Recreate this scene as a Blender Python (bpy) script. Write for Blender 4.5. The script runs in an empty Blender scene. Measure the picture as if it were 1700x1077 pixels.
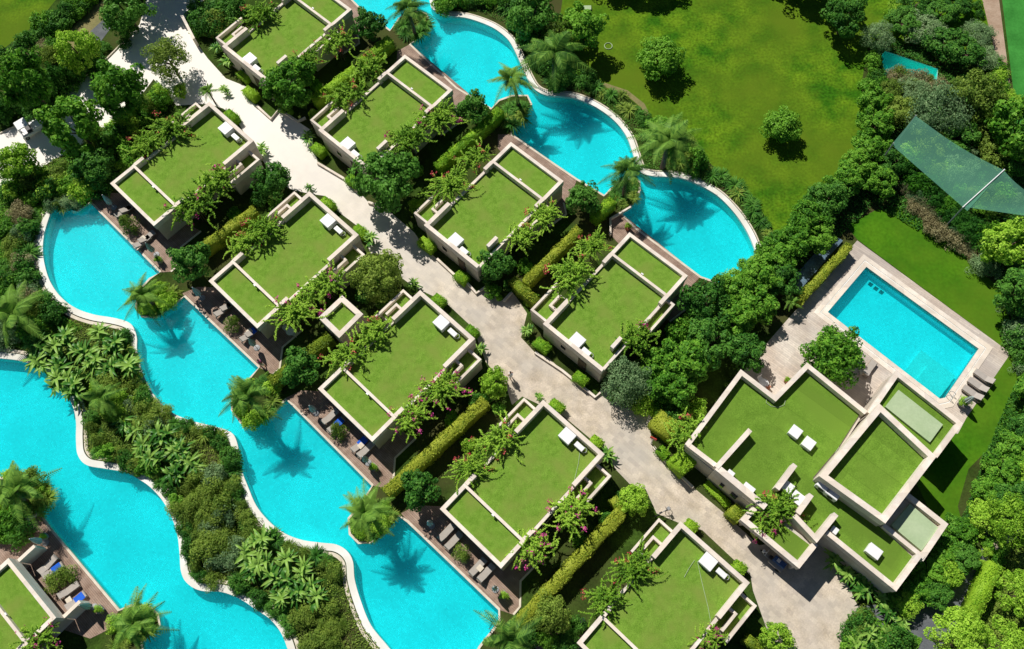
import bpy, math, random
import numpy as np
from mathutils import Vector, Matrix
from mathutils.geometry import tessellate_polygon
sc = bpy.context.scene
C = sc.collection
R = math.radians
# ---------------------------------------------------------------- camera (calibrated from the parallel villa roofs)
F, TILT, ROLL, H = 1399.0, 0.374, 0.037, 75.0
ct, st, cr, sr = math.cos(TILT), math.sin(TILT), math.cos(ROLL), math.sin(ROLL)
MM = Matrix(((1,0,0),(0,ct,-st),(0,st,ct))) @ Matrix(((cr,0,sr),(0,1,0),(-sr,0,cr)))
cd = bpy.data.cameras.new('camera'); cam = bpy.data.objects.new('camera', cd); C.objects.link(cam)
cd.sensor_width = 36; cd.lens = F/1700*36; cd.clip_end = 2000; cd.clip_start = 1
cam.matrix_world = Matrix.Translation((0,0,H)) @ MM.to_4x4()
sc.camera = cam
def W(x, y, z=0.0):
    d = MM @ Vector(((x-850)/F, (538.5-y)/F, -1.0)); s = (z-H)/d.z
    return Vector((d.x*s, d.y*s, z))
# ---------------------------------------------------------------- light
ELEV = 50; SH = R(-57)                      # shadows run this way on the ground
w = bpy.data.worlds.new('World'); sc.world = w; w.use_nodes = True
nt = w.node_tree; sky = nt.nodes.new('ShaderNodeTexSky'); sky.sky_type = 'NISHITA'; sky.sun_disc = False; sky.air_density = .7; sky.dust_density = .2; sky.ozone_density = 2.0
sdir = Vector((-math.cos(SH)*math.cos(R(ELEV)), -math.sin(SH)*math.cos(R(ELEV)), math.sin(R(ELEV))))
sky.sun_elevation = R(ELEV); sky.sun_rotation = math.atan2(sdir.x, sdir.y)
nt.links.new(sky.outputs[0], nt.nodes['Background'].inputs[0]); nt.nodes['Background'].inputs[1].default_value = 0.05
sl = bpy.data.lights.new('sun', 'SUN'); sl.energy = 5.0; sl.angle = R(0.5); sl.color = (1.0, .955, .88)
so = bpy.data.objects.new('sun', sl); C.objects.link(so); so.rotation_euler = sdir.to_track_quat('Z','Y').to_euler(); so.location = (0,0,60)
sc.view_settings.view_transform = 'Standard'; sc.view_settings.look = 'None'; sc.view_settings.exposure = 0.0; sc.view_settings.gamma = 1
# ---------------------------------------------------------------- materials
def mat(name, col, rough=.8, var=.12, scale=3.0, col2=None, col3=None, bump=0.0, bscale=None, obj=False, detail=6, spec=.3):
    m = bpy.data.materials.new(name); m.use_nodes = True; n = m.node_tree.nodes; l = m.node_tree.links
    b = n['Principled BSDF']; b.inputs['Roughness'].default_value = rough; b.inputs['Specular IOR Level'].default_value = spec
    tc = n.new('ShaderNodeTexCoord'); t = n.new('ShaderNodeTexNoise'); t.inputs['Scale'].default_value = scale; t.inputs['Detail'].default_value = detail
    l.new(tc.outputs['Object'], t.inputs['Vector'])
    r = n.new('ShaderNodeValToRGB'); l.new(t.outputs[0], r.inputs[0])
    c2 = col2 or tuple(min(1, c*(1+var)) for c in col); c1 = tuple(c*(1-var) for c in col) if not col2 else col
    e = r.color_ramp.elements; e[0].position = .36; e[1].position = .64; e[0].color = (*c1,1); e[1].color = (*c2,1)
    out = r.outputs[0]
    t2 = n.new('ShaderNodeTexNoise'); t2.inputs['Scale'].default_value = scale*9; t2.inputs['Detail'].default_value = 4; l.new(tc.outputs['Object'], t2.inputs['Vector'])
    mx = n.new('ShaderNodeMix'); mx.data_type = 'RGBA'; mx.blend_type = 'MULTIPLY'; mx.inputs[0].default_value = 1
    r2 = n.new('ShaderNodeMapRange'); l.new(t2.outputs[0], r2.inputs[0]); r2.inputs[1].default_value=.3; r2.inputs[2].default_value=.7
    r2.inputs[3].default_value = 1-var*1.2; r2.inputs[4].default_value = 1+var*.8
    l.new(out, mx.inputs[6]); l.new(r2.outputs[0], mx.inputs[7]); out = mx.outputs[2]
    if col3:
        t3 = n.new('ShaderNodeTexNoise'); t3.inputs['Scale'].default_value = scale*.23; t3.inputs['Detail'].default_value = 5; l.new(tc.outputs['Object'], t3.inputs['Vector'])
        r3 = n.new('ShaderNodeMapRange'); l.new(t3.outputs[0], r3.inputs[0]); r3.inputs[1].default_value=.42; r3.inputs[2].default_value=.66
        m3 = n.new('ShaderNodeMix'); m3.data_type='RGBA'; l.new(r3.outputs[0], m3.inputs[0]); l.new(out, m3.inputs[6]); m3.inputs[7].default_value=(*col3,1); out = m3.outputs[2]
    l.new(out, b.inputs['Base Color'])
    if bump:
        t4 = n.new('ShaderNodeTexNoise'); t4.inputs['Scale'].default_value = bscale or scale*12; t4.inputs['Detail'].default_value = 3; l.new(tc.outputs['Object'], t4.inputs['Vector'])
        bp = n.new('ShaderNodeBump'); bp.inputs['Strength'].default_value = bump; bp.inputs['Distance'].default_value=.05; l.new(t4.outputs[0], bp.inputs['Height']); l.new(bp.outputs[0], b.inputs['Normal'])
    m['out'] = ''
    return m
def planks(m, width, ang, dark=.72, axis2=None, depth=.06, mort=None):
    """multiply plank/paver joints into the base colour (a brick texture rotated to the building grid)"""
    n = m.node_tree.nodes; l = m.node_tree.links; b = n['Principled BSDF']; src = b.inputs['Base Color'].links[0].from_socket
    tc = n.new('ShaderNodeTexCoord'); mp = n.new('ShaderNodeMapping'); mp.inputs['Rotation'].default_value = (0,0,ang)
    l.new(tc.outputs['Object'], mp.inputs[0]); br = n.new('ShaderNodeTexBrick'); l.new(mp.outputs[0], br.inputs['Vector'])
    br.inputs['Color1'].default_value=(1,1,1,1); br.inputs['Color2'].default_value=(.8,.8,.82,1); br.inputs['Mortar'].default_value=(dark,dark,dark,1)
    br.inputs['Scale'].default_value=1; br.inputs['Brick Width'].default_value=width[0]; br.inputs['Row Height'].default_value=width[1]; br.inputs['Mortar Size'].default_value=mort or width[1]*depth
    mx = n.new('ShaderNodeMix'); mx.data_type='RGBA'; mx.blend_type='MULTIPLY'; mx.inputs[0].default_value=1
    l.new(src, mx.inputs[6]); l.new(br.outputs[0], mx.inputs[7]); l.new(mx.outputs[2], b.inputs['Base Color'])
def leafmat(name, dark, mid, light, trans=.36, rough=.55):
    m = bpy.data.materials.new(name); m.use_nodes = True; n = m.node_tree.nodes; l = m.node_tree.links
    b = n['Principled BSDF']; b.inputs['Roughness'].default_value = rough; b.inputs['Specular IOR Level'].default_value=.15
    g = n.new('ShaderNodeNewGeometry'); oi = n.new('ShaderNodeObjectInfo'); tc = n.new('ShaderNodeTexCoord')
    t = n.new('ShaderNodeTexNoise'); t.inputs['Scale'].default_value=1.1; t.inputs['Detail'].default_value=3; l.new(tc.outputs['Object'], t.inputs['Vector'])
    a = n.new('ShaderNodeMath'); a.operation='MULTIPLY_ADD'; l.new(g.outputs['Random Per Island'], a.inputs[0]); a.inputs[1].default_value=.45; l.new(t.outputs[0], a.inputs[2])
    a2 = n.new('ShaderNodeMath'); a2.operation='MULTIPLY_ADD'; l.new(oi.outputs['Random'], a2.inputs[0]); a2.inputs[1].default_value=.35; l.new(a.outputs[0], a2.inputs[2])
    r = n.new('ShaderNodeValToRGB'); l.new(a2.outputs[0], r.inputs[0]); e = r.color_ramp.elements
    dark,mid,light=[tuple(min(.9,v*1.18) for v in q) for q in (dark,mid,light)]
    e[0].position=.45; e[0].color=(*dark,1); e[1].position=1.25 if False else 1.0; e[1].color=(*light,1); x=e.new(.8); x.color=(*mid,1)
    l.new(r.outputs[0], b.inputs['Base Color'])
    tr = n.new('ShaderNodeBsdfTranslucent'); l.new(r.outputs[0], tr.inputs[0]); ms = n.new('ShaderNodeMixShader'); ms.inputs[0].default_value=trans
    l.new(b.outputs[0], ms.inputs[1]); l.new(tr.outputs[0], ms.inputs[2]); l.new(ms.outputs[0], n['Material Output'].inputs[0])
    return m
M = {}
AL = .741
M['soil'] = mat('soil', (.025,.05,.008), .95, .3, .6, (.05,.1,.014), (.07,.07,.025), .5, spec=.05)
M['lawn'] = mat('lawn', (.035,.13,.005), .9, .36, .42, (.125,.235,.01), (.10,.165,.01), .3, 14, spec=.05)
M['lawn_lush'] = mat('lawn_lush', (.035,.145,.005), .9, .16, .35, (.075,.2,.008), (.1,.18,.012), .25, 14, spec=.05)
M['field'] = mat('field', (.035,.19,.03), .9, .12, .5, (.055,.27,.045), None, .2, 14, spec=.05)
M['tan'] = mat('tan_gravel', (.34,.235,.16), .95, .12, .8, (.45,.34,.25))
M['verge'] = mat('verge', (.2,.19,.08), .95, .15, .8, (.26,.23,.1), spec=.05)
M['path'] = mat('path', (.54,.455,.345), .8, .13, .8, (.71,.61,.49), (.54,.49,.42), .1)
planks(M['path'], (.62,.4), AL, .9, depth=.05)
M['whitepath'] = mat('white_paving', (.84,.83,.82), .8, .05, .5, (.92,.91,.9), None, .1)
planks(M['whitepath'], (.5,.3), AL, .9, depth=.05)
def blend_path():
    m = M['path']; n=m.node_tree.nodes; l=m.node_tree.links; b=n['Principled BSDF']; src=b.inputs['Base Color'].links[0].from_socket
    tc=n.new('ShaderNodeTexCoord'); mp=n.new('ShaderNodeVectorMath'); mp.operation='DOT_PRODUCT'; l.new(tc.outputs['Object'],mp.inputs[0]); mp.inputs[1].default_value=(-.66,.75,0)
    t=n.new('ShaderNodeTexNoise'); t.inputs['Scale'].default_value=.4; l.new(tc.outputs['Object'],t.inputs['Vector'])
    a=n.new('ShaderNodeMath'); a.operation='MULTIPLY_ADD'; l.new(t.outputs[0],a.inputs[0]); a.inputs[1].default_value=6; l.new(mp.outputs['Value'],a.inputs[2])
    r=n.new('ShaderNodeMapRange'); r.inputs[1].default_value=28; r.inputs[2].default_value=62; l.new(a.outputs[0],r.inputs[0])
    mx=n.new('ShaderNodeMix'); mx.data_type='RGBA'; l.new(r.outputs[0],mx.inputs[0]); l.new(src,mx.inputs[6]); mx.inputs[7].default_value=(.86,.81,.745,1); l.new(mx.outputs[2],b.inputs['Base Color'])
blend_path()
M['asphalt'] = mat('asphalt', (.1,.11,.12), .85, .15, 1, (.14,.15,.16))
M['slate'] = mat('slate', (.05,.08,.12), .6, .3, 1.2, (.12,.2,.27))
M['deck'] = mat('deck_boards', (.3,.2,.145), .75, .12, 1.2, (.42,.3,.23)); planks(M['deck'], (2.4,.16), AL, .45, depth=.09)
M['pooldeck'] = mat('pool_deck', (.60,.50,.41), .75, .1, .5, (.74,.66,.57), (.48,.42,.37)); planks(M['pooldeck'], (2.2,.2), AL-.05, .72, depth=.08)
M['stone'] = mat('cream_stone', (.83,.72,.60), .8, .07, 1.6, (.92,.84,.74), (.78,.68,.56), .15, 30)
planks(M['stone'],(1.3,.9),0,.86,mort=.012)
M['wall'] = mat('render_wall', (.52,.45,.37), .85, .07, .8, (.62,.56,.48), None, .15, 30)
M['rim'] = mat('rim_white', (.80,.79,.74), .7, .06, 1.2, (.87,.87,.84), (.7,.68,.6))
M['coping'] = mat('coping_sand', (.62,.54,.42), .75, .08, 1.5, (.72,.65,.54))
M['tile'] = mat('pool_tile', (.46,.80,.86), .5, .03, .5, (.5,.86,.92), None)
M['turf'] = mat('roof_turf', (.145,.28,.03), .95, .3, 2.2, (.195,.345,.045), (.20,.285,.05), .8, 26, spec=.05)
M['turfclub'] = mat('club_turf', (.145,.28,.03), .95, .22, 1.2, (.185,.34,.04), (.16,.28,.035), .8, 26, spec=.05); planks(M['turfclub'], (14,2.0), .69, .82, depth=.02)
M['felt'] = mat('pale_green_felt', (.36,.47,.27), .9, .05, .6, (.42,.52,.32))
M['white'] = mat('white_paint', (.82,.82,.82), .5, .03, 3)
M['grey'] = mat('grey_metal', (.3,.31,.32), .5, .1, 3)
M['dark'] = mat('dark_metal', (.04,.04,.045), .5, .1, 3)
M['glass'] = mat('dark_glass', (.02,.03,.035), .08, .1, 3, spec=.8)
M['canvas'] = mat('parasol_canvas', (.42,.5,.47), .85, .08, 4)
M['wicker'] = mat('wicker', (.3,.25,.2), .85, .15, 14)
M['cushion'] = mat('cushion', (.42,.38,.34), .9, .05, 3)
M['towel'] = mat('blue_towel', (.02,.12,.62), .95, .08, 6)
M['pink'] = mat('terracotta', (.5,.2,.12), .8, .1, 5)
M['red'] = mat('red_paint', (.6,.06,.04), .5, .1, 5)
M['rubber'] = mat('rubber', (.02,.02,.02), .8, .1, 5)
M['blue'] = mat('blue_paint', (.05,.12,.3), .4, .1, 5)
M['skin'] = mat('skin', (.5,.3,.2), .6, .05, 5)
M['cloth'] = mat('cloth', (.35,.1,.2), .9, .1, 5)
M['whitecloth'] = mat('white_cloth', (.78,.78,.8), .9, .05, 5)
M['hair'] = mat('hair', (.04,.025,.015), .7, .2, 20)
M['bark'] = mat('bark', (.14,.1,.07), .9, .25, 6, bump=.4)
M['rock'] = mat('rock', (.4,.32,.23), .9, .15, 1.5, (.5,.42,.32), bump=.6)
M['lv_mid'] = leafmat('leaf_mid', (0.035, 0.13, 0.01), (0.09, 0.27, 0.02), (0.2, 0.42, 0.04))
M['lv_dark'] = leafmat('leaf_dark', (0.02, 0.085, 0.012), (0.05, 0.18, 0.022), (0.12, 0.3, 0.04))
M['lv_light'] = leafmat('leaf_light', (0.09, 0.22, 0.012), (0.2, 0.4, 0.025), (0.38, 0.6, 0.06), .3)
M['lv_olive'] = leafmat('leaf_olive', (0.06, 0.12, 0.015), (0.14, 0.24, 0.03), (0.27, 0.38, 0.06))
M['lv_grey'] = leafmat('leaf_grey', (0.07, 0.14, 0.055), (0.15, 0.27, 0.11), (0.27, 0.4, 0.18))
M['lv_boug'] = leafmat('leaf_boug', (0.07, 0.19, 0.015), (0.19, 0.38, 0.03), (0.38, 0.58, 0.07), .3)
M['lv_palm'] = leafmat('leaf_palm', (0.025, 0.085, 0.012), (0.065, 0.17, 0.022), (0.17, 0.32, 0.045), .25)
M['lv_banana'] = leafmat('leaf_banana', (0.02, 0.09, 0.012), (0.06, 0.2, 0.025), (0.26, 0.44, 0.08), .3, .35)
M['lv_hedge'] = leafmat('leaf_hedge', (0.07, 0.2, 0.012), (0.16, 0.36, 0.02), (0.3, 0.5, 0.035))
M['lv_hedgey'] = leafmat('leaf_hedge_yellow', (.07,.13,.012), (.17,.26,.02), (.36,.42,.045))
M['lv_dry'] = leafmat('leaf_dry', (0.14, 0.12, 0.05), (0.26, 0.23, 0.11), (0.4, 0.37, 0.2))
M['fl_pink'] = leafmat('flower_pink', (.4,.02,.14), (.6,.04,.25), (.8,.1,.4), .3)
M['fl_red'] = leafmat('flower_red', (.3,.03,.04), (.5,.06,.08), (.7,.14,.14), .3)
def water_mat(name, tint, ripple_shade, rscale):
    m = bpy.data.materials.new(name); m.use_nodes=True; n=m.node_tree.nodes; l=m.node_tree.links; n.remove(n['Principled BSDF'])
    tc=n.new('ShaderNodeTexCoord')
    no=n.new('ShaderNodeTexNoise'); no.inputs['Scale'].default_value=rscale; no.inputs['Detail'].default_value=4; no.inputs['Distortion'].default_value=1.2; l.new(tc.outputs['Object'],no.inputs['Vector'])
    bg=n.new('ShaderNodeTexNoise'); bg.inputs['Scale'].default_value=.3; bg.inputs['Detail'].default_value=3; l.new(tc.outputs['Object'],bg.inputs['Vector']); bs=n.new('ShaderNodeMath'); bs.operation='MULTIPLY_ADD'; l.new(bg.outputs[0],bs.inputs[0]); bs.inputs[1].default_value=.35; bs.inputs[2].default_value=.32
    sm=n.new('ShaderNodeMath'); sm.operation='MULTIPLY_ADD'; l.new(no.outputs[0],sm.inputs[0]); sm.inputs[1].default_value=.8; l.new(bs.outputs[0],sm.inputs[2])
    mr=n.new('ShaderNodeMapRange'); mr.inputs[1].default_value=.6; mr.inputs[2].default_value=1.12; l.new(sm.outputs[0],mr.inputs[0]); mr.inputs[3].default_value=1-ripple_shade; mr.inputs[4].default_value=1.0
    mx=n.new('ShaderNodeMix'); mx.data_type='RGBA'; mx.blend_type='MULTIPLY'; mx.inputs[0].default_value=1; mx.inputs[6].default_value=(*tint,1); l.new(mr.outputs[0],mx.inputs[7])  # light and dark of the ripples painted into the transparent tint by noise
    t=n.new('ShaderNodeBsdfTransparent'); l.new(mx.outputs[2],t.inputs[0])
    gl=n.new('ShaderNodeBsdfGlossy'); gl.inputs['Roughness'].default_value=.3
    bp=n.new('ShaderNodeBump'); bp.inputs['Strength'].default_value=.3; bp.inputs['Distance'].default_value=.05; l.new(no.outputs[0],bp.inputs['Height']); l.new(bp.outputs[0],gl.inputs['Normal'])
    fr=n.new('ShaderNodeFresnel'); fr.inputs[0].default_value=1.33; l.new(bp.outputs[0],fr.inputs['Normal'])
    ms=n.new('ShaderNodeMixShader'); fm=n.new('ShaderNodeMath'); fm.operation='MULTIPLY'; fm.inputs[1].default_value=.12; l.new(fr.outputs[0],fm.inputs[0]); l.new(fm.outputs[0],ms.inputs[0]); tl=n.new('ShaderNodeBsdfTranslucent'); tl.inputs[0].default_value=(.25,.95,1,1); m0=n.new('ShaderNodeMixShader'); m0.inputs[0].default_value=.22; l.new(t.outputs[0],m0.inputs[1]); l.new(tl.outputs[0],m0.inputs[2]); l.new(m0.outputs[0],ms.inputs[1]); l.new(gl.outputs[0],ms.inputs[2]); l.new(ms.outputs[0],n['Material Output'].inputs[0])
    return m
M['water'] = water_mat('pool_water', (.12,.97,.985), .34, 4.6)
M['water_green'] = water_mat('green_water', (.12,.98,.74), .1, 3)
def net_mat():
    m = bpy.data.materials.new('shade_net'); m.use_nodes=True; n=m.node_tree.nodes; l=m.node_tree.links; b=n['Principled BSDF']; b.inputs['Base Color'].default_value=(.13,.40,.27,1); b.inputs['Roughness'].default_value=.8
    t=n.new('ShaderNodeBsdfTransparent'); t.inputs[0].default_value=(.75,.95,.88,1); ms=n.new('ShaderNodeMixShader'); ms.inputs[0].default_value=.4
    l.new(t.outputs[0],ms.inputs[1]); l.new(b.outputs[0],ms.inputs[2]); l.new(ms.outputs[0],n['Material Output'].inputs[0]); return m
M['net'] = net_mat()
# ---------------------------------------------------------------- helpers
def tag(o, label=None, cat=None, group=None, kind=None):
    for k, v in (('label',label),('category',cat),('group',group),('kind',kind)):
        if v: o[k] = v
    return o
def thing(name, label, cat, loc=(0,0,0), rz=0, group=None):
    o = bpy.data.objects.new(name, None); C.objects.link(o); o.location = loc; o.rotation_euler = (0,0,rz); o.empty_display_size=.3
    return tag(o, label, cat, group)
class MB:
    def __init__(s): s.v=[]; s.f=[]; s.a=None
    def box(s, x0,x1,y0,y1,z0,z1):
        if x0>x1: x0,x1=x1,x0
        if y0>y1: y0,y1=y1,y0
        b=len(s.v); s.v += [(x,y,z) for z in (z0,z1) for (x,y) in ((x0,y0),(x1,y0),(x1,y1),(x0,y1))]
        s.f += [tuple(b+i for i in q) for q in ((3,2,1,0),(4,5,6,7),(0,1,5,4),(1,2,6,5),(2,3,7,6),(3,0,4,7))]; return s
    def bevbox(s, x0,x1,y0,y1,z0,z1,e=.03):
        b=len(s.v)
        for z,d in ((z0,0),(z1-e,0),(z1,e)):
            s.v += [(x0+d,y0+d,z),(x1-d,y0+d,z),(x1-d,y1-d,z),(x0+d,y1-d,z)]
        s.f.append((b+3,b+2,b+1,b))
        for k in (0,4):
            for i in range(4): j=(i+1)%4; s.f.append((b+k+i,b+k+j,b+k+4+j,b+k+4+i))
        s.f.append((b+8,b+9,b+10,b+11)); return s
    def prism(s, pts, z0, z1):
        n=len(pts); a=sum(pts[i][0]*pts[(i+1)%n][1]-pts[(i+1)%n][0]*pts[i][1] for i in range(n))
        if a<0: pts=pts[::-1]
        b=len(s.v); s.v += [(p[0],p[1],z0) for p in pts]+[(p[0],p[1],z1) for p in pts]
        tr=tessellate_polygon([[Vector((p[0],p[1],0)) for p in pts]])
        for t in tr:
            A,B,D=[pts[i] for i in t]
            if (B[0]-A[0])*(D[1]-A[1])-(B[1]-A[1])*(D[0]-A[0])<0: t=t[::-1]
            s.f.append(tuple(b+n+i for i in t))
        for i in range(n): j=(i+1)%n; s.f.append((b+i,b+j,b+n+j,b+n+i))
        return s
    def sheet(s, polys, z):
        al=[Vector((p[0],p[1],0)) for q in polys for p in q]; b=len(s.v); s.v += [(p.x,p.y,z) for p in al]
        for t in tessellate_polygon([[Vector((p[0],p[1],0)) for p in q] for q in polys]):
            A,B,D=[al[i] for i in t]
            if (B-A).cross(D-A).z<0: t=t[::-1]
            s.f.append(tuple(b+i for i in t))
        return s
    def tube(s, p, q, r, r2=None, n=8):
        p=Vector(p); q=Vector(q); r2=r if r2 is None else r2; d=(q-p).normalized(); u=d.orthogonal().normalized(); w_=d.cross(u); b=len(s.v)
        for c,rr in ((p,r),(q,r2)):
            for i in range(n): a=2*math.pi*i/n; s.v.append(tuple(c+(u*math.cos(a)+w_*math.sin(a))*rr))
        for i in range(n): j=(i+1)%n; s.f.append((b+i,b+j,b+n+j,b+n+i))
        s.f.append(tuple(b+i for i in range(n))[::-1]); s.f.append(tuple(b+n+i for i in range(n))); return s
    def lathe(s, prof, c=(0,0), n=14):
        b=len(s.v)
        for (r,z) in prof:
            for i in range(n): a=2*math.pi*i/n; s.v.append((c[0]+r*math.cos(a),c[1]+r*math.sin(a),z))
        for k in range(len(prof)-1):
            for i in range(n): j=(i+1)%n; s.f.append((b+k*n+i,b+k*n+j,b+k*n+n+j,b+k*n+n+i))
        s.f.append(tuple(b+i for i in range(n))[::-1]); e=b+(len(prof)-1)*n; s.f.append(tuple(e+i for i in range(n))); return s
    def torus(s, c, R_, r, axis='y', n=20, m=6):
        b=len(s.v)
        for i in range(n):
            a=2*math.pi*i/n
            for j in range(m):
                t=2*math.pi*j/m; x=(R_+r*math.cos(t))*math.cos(a); z=(R_+r*math.cos(t))*math.sin(a); y=r*math.sin(t)
                p=(x,y,z) if axis=='y' else ((y,x,z) if axis=='x' else (x,z,y)); s.v.append((c[0]+p[0],c[1]+p[1],c[2]+p[2]))
        for i in range(n):
            for j in range(m):
                s.f.append((b+i*m+j,b+((i+1)%n)*m+j,b+((i+1)%n)*m+(j+1)%m,b+i*m+(j+1)%m))
        return s
    def mesh(s, name, m):
        me=bpy.data.meshes.new(name); me.from_pydata(s.v,[],s.f); me.update(); me.materials.append(M[m] if isinstance(m,str) else m); return me
    def build(s, name, m, parent=None, loc=None):
        """local coordinates of the parent"""
        o=bpy.data.objects.new(name, s.mesh(name,m)); C.objects.link(o)
        if parent: o.parent=parent
        if loc is not None: o.location=loc
        return o
    def world(s, name, m, parent):
        """vertices given in world coordinates; parent sits unrotated at its own base"""
        L=parent.location; s.v=[(a-L.x,b-L.y,c-L.z) for a,b,c in s.v]; return s.build(name,m,parent)
def struct(name, polys, z, m, label=None):
    o=MB().sheet(polys,z).build(name,m); tag(o,label,kind='structure'); return o
def px(pts, z=0.0): return [tuple(W(x,y,z)[:2]) for x,y in pts]
def smooth(pts, k=6, closed=False):
    out=[]; n=len(pts)
    for i in range(n if closed else n-1):
        P=[pts[(i+d)%n] if closed else pts[max(0,min(n-1,i+d))] for d in (-1,0,1,2)]
        for j in range(k):
            t=j/k; out.append(tuple(.5*(2*P[1][a]+(P[2][a]-P[0][a])*t+(2*P[0][a]-5*P[1][a]+4*P[2][a]-P[3][a])*t*t+(-P[0][a]+3*P[1][a]-3*P[2][a]+P[3][a])*t**3) for a in (0,1)))
    if not closed: out.append(tuple(pts[-1]))
    return out
def offset(pts, d):
    out=[]; n=len(pts)
    for i in range(n):
        a=Vector(pts[max(0,i-1)]); b=Vector(pts[min(n-1,i+1)]); t=(b-a); t.normalize(); nn=Vector((-t.y,t.x)); out.append((pts[i][0]+nn.x*d, pts[i][1]+nn.y*d))
    return out
def strip(mb, pts, d0, d1, z0, z1):
    a=offset(pts,d0); c=offset(pts,d1); n=len(pts); b=len(mb.v)
    mb.v += [(p[0],p[1],z0) for p in a]+[(p[0],p[1],z1) for p in a]+[(p[0],p[1],z0) for p in c]+[(p[0],p[1],z1) for p in c]
    for i in range(n-1):
        for (u,v_) in ((0,1),(1,3),(3,2),(2,0)):
            mb.f.append((b+u*n+i,b+u*n+i+1,b+v_*n+i+1,b+v_*n+i))
    mb.f += [(b,b+n,b+3*n,b+2*n),(b+n-1,b+3*n-1,b+4*n-1,b+2*n-1)]
    return mb
def pwall(mb, pts, th, z0, z1, ref=None):
    """wall run through pixel points measured along the OUTER or centre line at the wall's top; th: thickness"""
    for i in range(len(pts)-1):
        a=Vector(W(*pts[i],z1)[:2]); b=Vector(W(*pts[i+1],z1)[:2]); t=(b-a).normalized(); n=Vector((-t.y,t.x)); e=th/2
        a2=a-t*e; b2=b+t*(e if i==len(pts)-2 else -e)
        mb.prism([tuple(a2+n*e),tuple(b2+n*e),tuple(b2-n*e),tuple(a2-n*e)],z0,z1)
    return mb
rng = np.random.default_rng(7); random.seed(5)
def np_mesh(name, V, Fq, mats, mi=None):
    """V (n,3), Fq (m,4) quads"""
    me=bpy.data.meshes.new(name); me.vertices.add(len(V)); me.vertices.foreach_set('co', np.asarray(V,dtype=np.float32).ravel())
    m=len(Fq); me.loops.add(m*4); me.loops.foreach_set('vertex_index', np.asarray(Fq,dtype=np.int32).ravel())
    me.polygons.add(m); me.polygons.foreach_set('loop_start', np.arange(0,m*4,4,dtype=np.int32)); me.polygons.foreach_set('loop_total', np.full(m,4,dtype=np.int32))
    for x in mats: me.materials.append(M[x])
    if mi is not None: me.polygons.foreach_set('material_index', np.asarray(mi,dtype=np.int32))
    me.update(calc_edges=True); return me
def unit(v): return v/np.maximum(1e-6,np.linalg.norm(v,axis=1,keepdims=True))
def leaves(P, N, size, asp=.55, flop=.8, r=None):
    """diamond leaves at P, facing roughly N"""
    r=r or rng; n=len(P); N=unit(N+r.normal(0,flop,(n,3))*.6); T=unit(np.cross(N,r.normal(0,1,(n,3)))); B=np.cross(N,T)
    s=(size*(r.uniform(.6,1.35,n)))[:,None]
    V=np.stack([P-T*s*.5, P+B*s*asp*.5+N*s*.07, P+T*s*.5, P-B*s*asp*.5+N*s*.07],1).reshape(-1,3)
    Fq=np.arange(n*4).reshape(n,4); return V,Fq
def merge(parts):
    V=[];F=[];MI=[];o=0
    for v,f,k in parts: V.append(v);F.append(f+o);MI.append(np.full(len(f),k));o+=len(v)
    return np.concatenate(V),np.concatenate(F),np.concatenate(MI)
def crown_mesh(name, m, rx, rz, zc, n=4500, leaf=.2, nc=46, cr_=.3, seed=1, low=-.55):
    r=np.random.default_rng(seed); c=unit(r.normal(0,1,(nc*3,3))); c=c[c[:,2]>low][:nc]; k=len(c)
    rad=r.uniform(.48,.93,k)[:,None]; lump=1+.13*np.sin(3*np.arctan2(c[:,1],c[:,0])+seed)[:,None]; cc=c*rad*lump
    idx=r.integers(0,k,n); d=unit(r.normal(0,1,(n,3))); cs=r.uniform(.7,1.25,k)[idx][:,None]
    P=cc[idx]+d*cr_*cs*(r.uniform(.55,1.0,n)**.5)[:,None]
    N=unit(d*.8+c[idx]*.5+np.array([0,0,.45])); P=P*np.array([rx,rx,rz])+np.array([0,0,zc])
    V,Fq=leaves(P,N,leaf,r=r); return np_mesh(name,V,Fq,[m])
def trunk_mesh(h, r0, spread, seed=1):
    rr=random.Random(seed); mb=MB(); mb.tube((0,0,0),(rr.uniform(-.1,.1),rr.uniform(-.1,.1),h*.45),r0,r0*.75)
    for i in range(5):
        a=i*1.257+rr.uniform(-.3,.3); mb.tube((0,0,h*.42),(math.cos(a)*spread,math.sin(a)*spread,h*.8),r0*.55,r0*.18,6)
    return mb.mesh('trunk','bark')
def tree_proto(key, m, rx, rz, h, n=5000, leaf=.2, seed=1, **k):
    return dict(crown=crown_mesh('crown',m,rx,rz,h-rz,n,leaf,seed=seed,**k), trunk=trunk_mesh(h-rz*.3,.13,rx*.5,seed), r=rx, h=h, zc=h-rz)
PR = {}
for s_ in range(3):
    PR['broad%d'%s_]=tree_proto('b','lv_mid',2.2,1.7,4.2,6500,.27,seed=11+s_,nc=64,cr_=.2)
    PR['dark%d'%s_]=tree_proto('d','lv_dark',1.8,1.6,3.8,5500,.22,seed=21+s_,nc=60,cr_=.22)
    PR['light%d'%s_]=tree_proto('l','lv_light',1.9,1.6,3.8,6000,.2,seed=31+s_,nc=70,cr_=.2)
PR['dense0']=tree_proto('de','lv_mid',2.0,1.8,3.7,9000,.23,seed=51,nc=100,cr_=.24,low=-.75)
PR['olive0']=tree_proto('o','lv_olive',2.2,1.9,4.2,7000,.2,seed=41,nc=80,cr_=.2)
PR['grey0']=tree_proto('g','lv_grey',2.2,1.7,3.8,8500,.15,seed=42,nc=70,cr_=.25)
PR['pine0']=tree_proto('p','lv_light',2.8,1.7,6.5,9500,.2,seed=43,nc=60,cr_=.2)
PR['citrus0']=tree_proto('c','lv_dark',1.45,1.4,3.2,4200,.2,seed=44,nc=60,cr_=.2)
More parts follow.
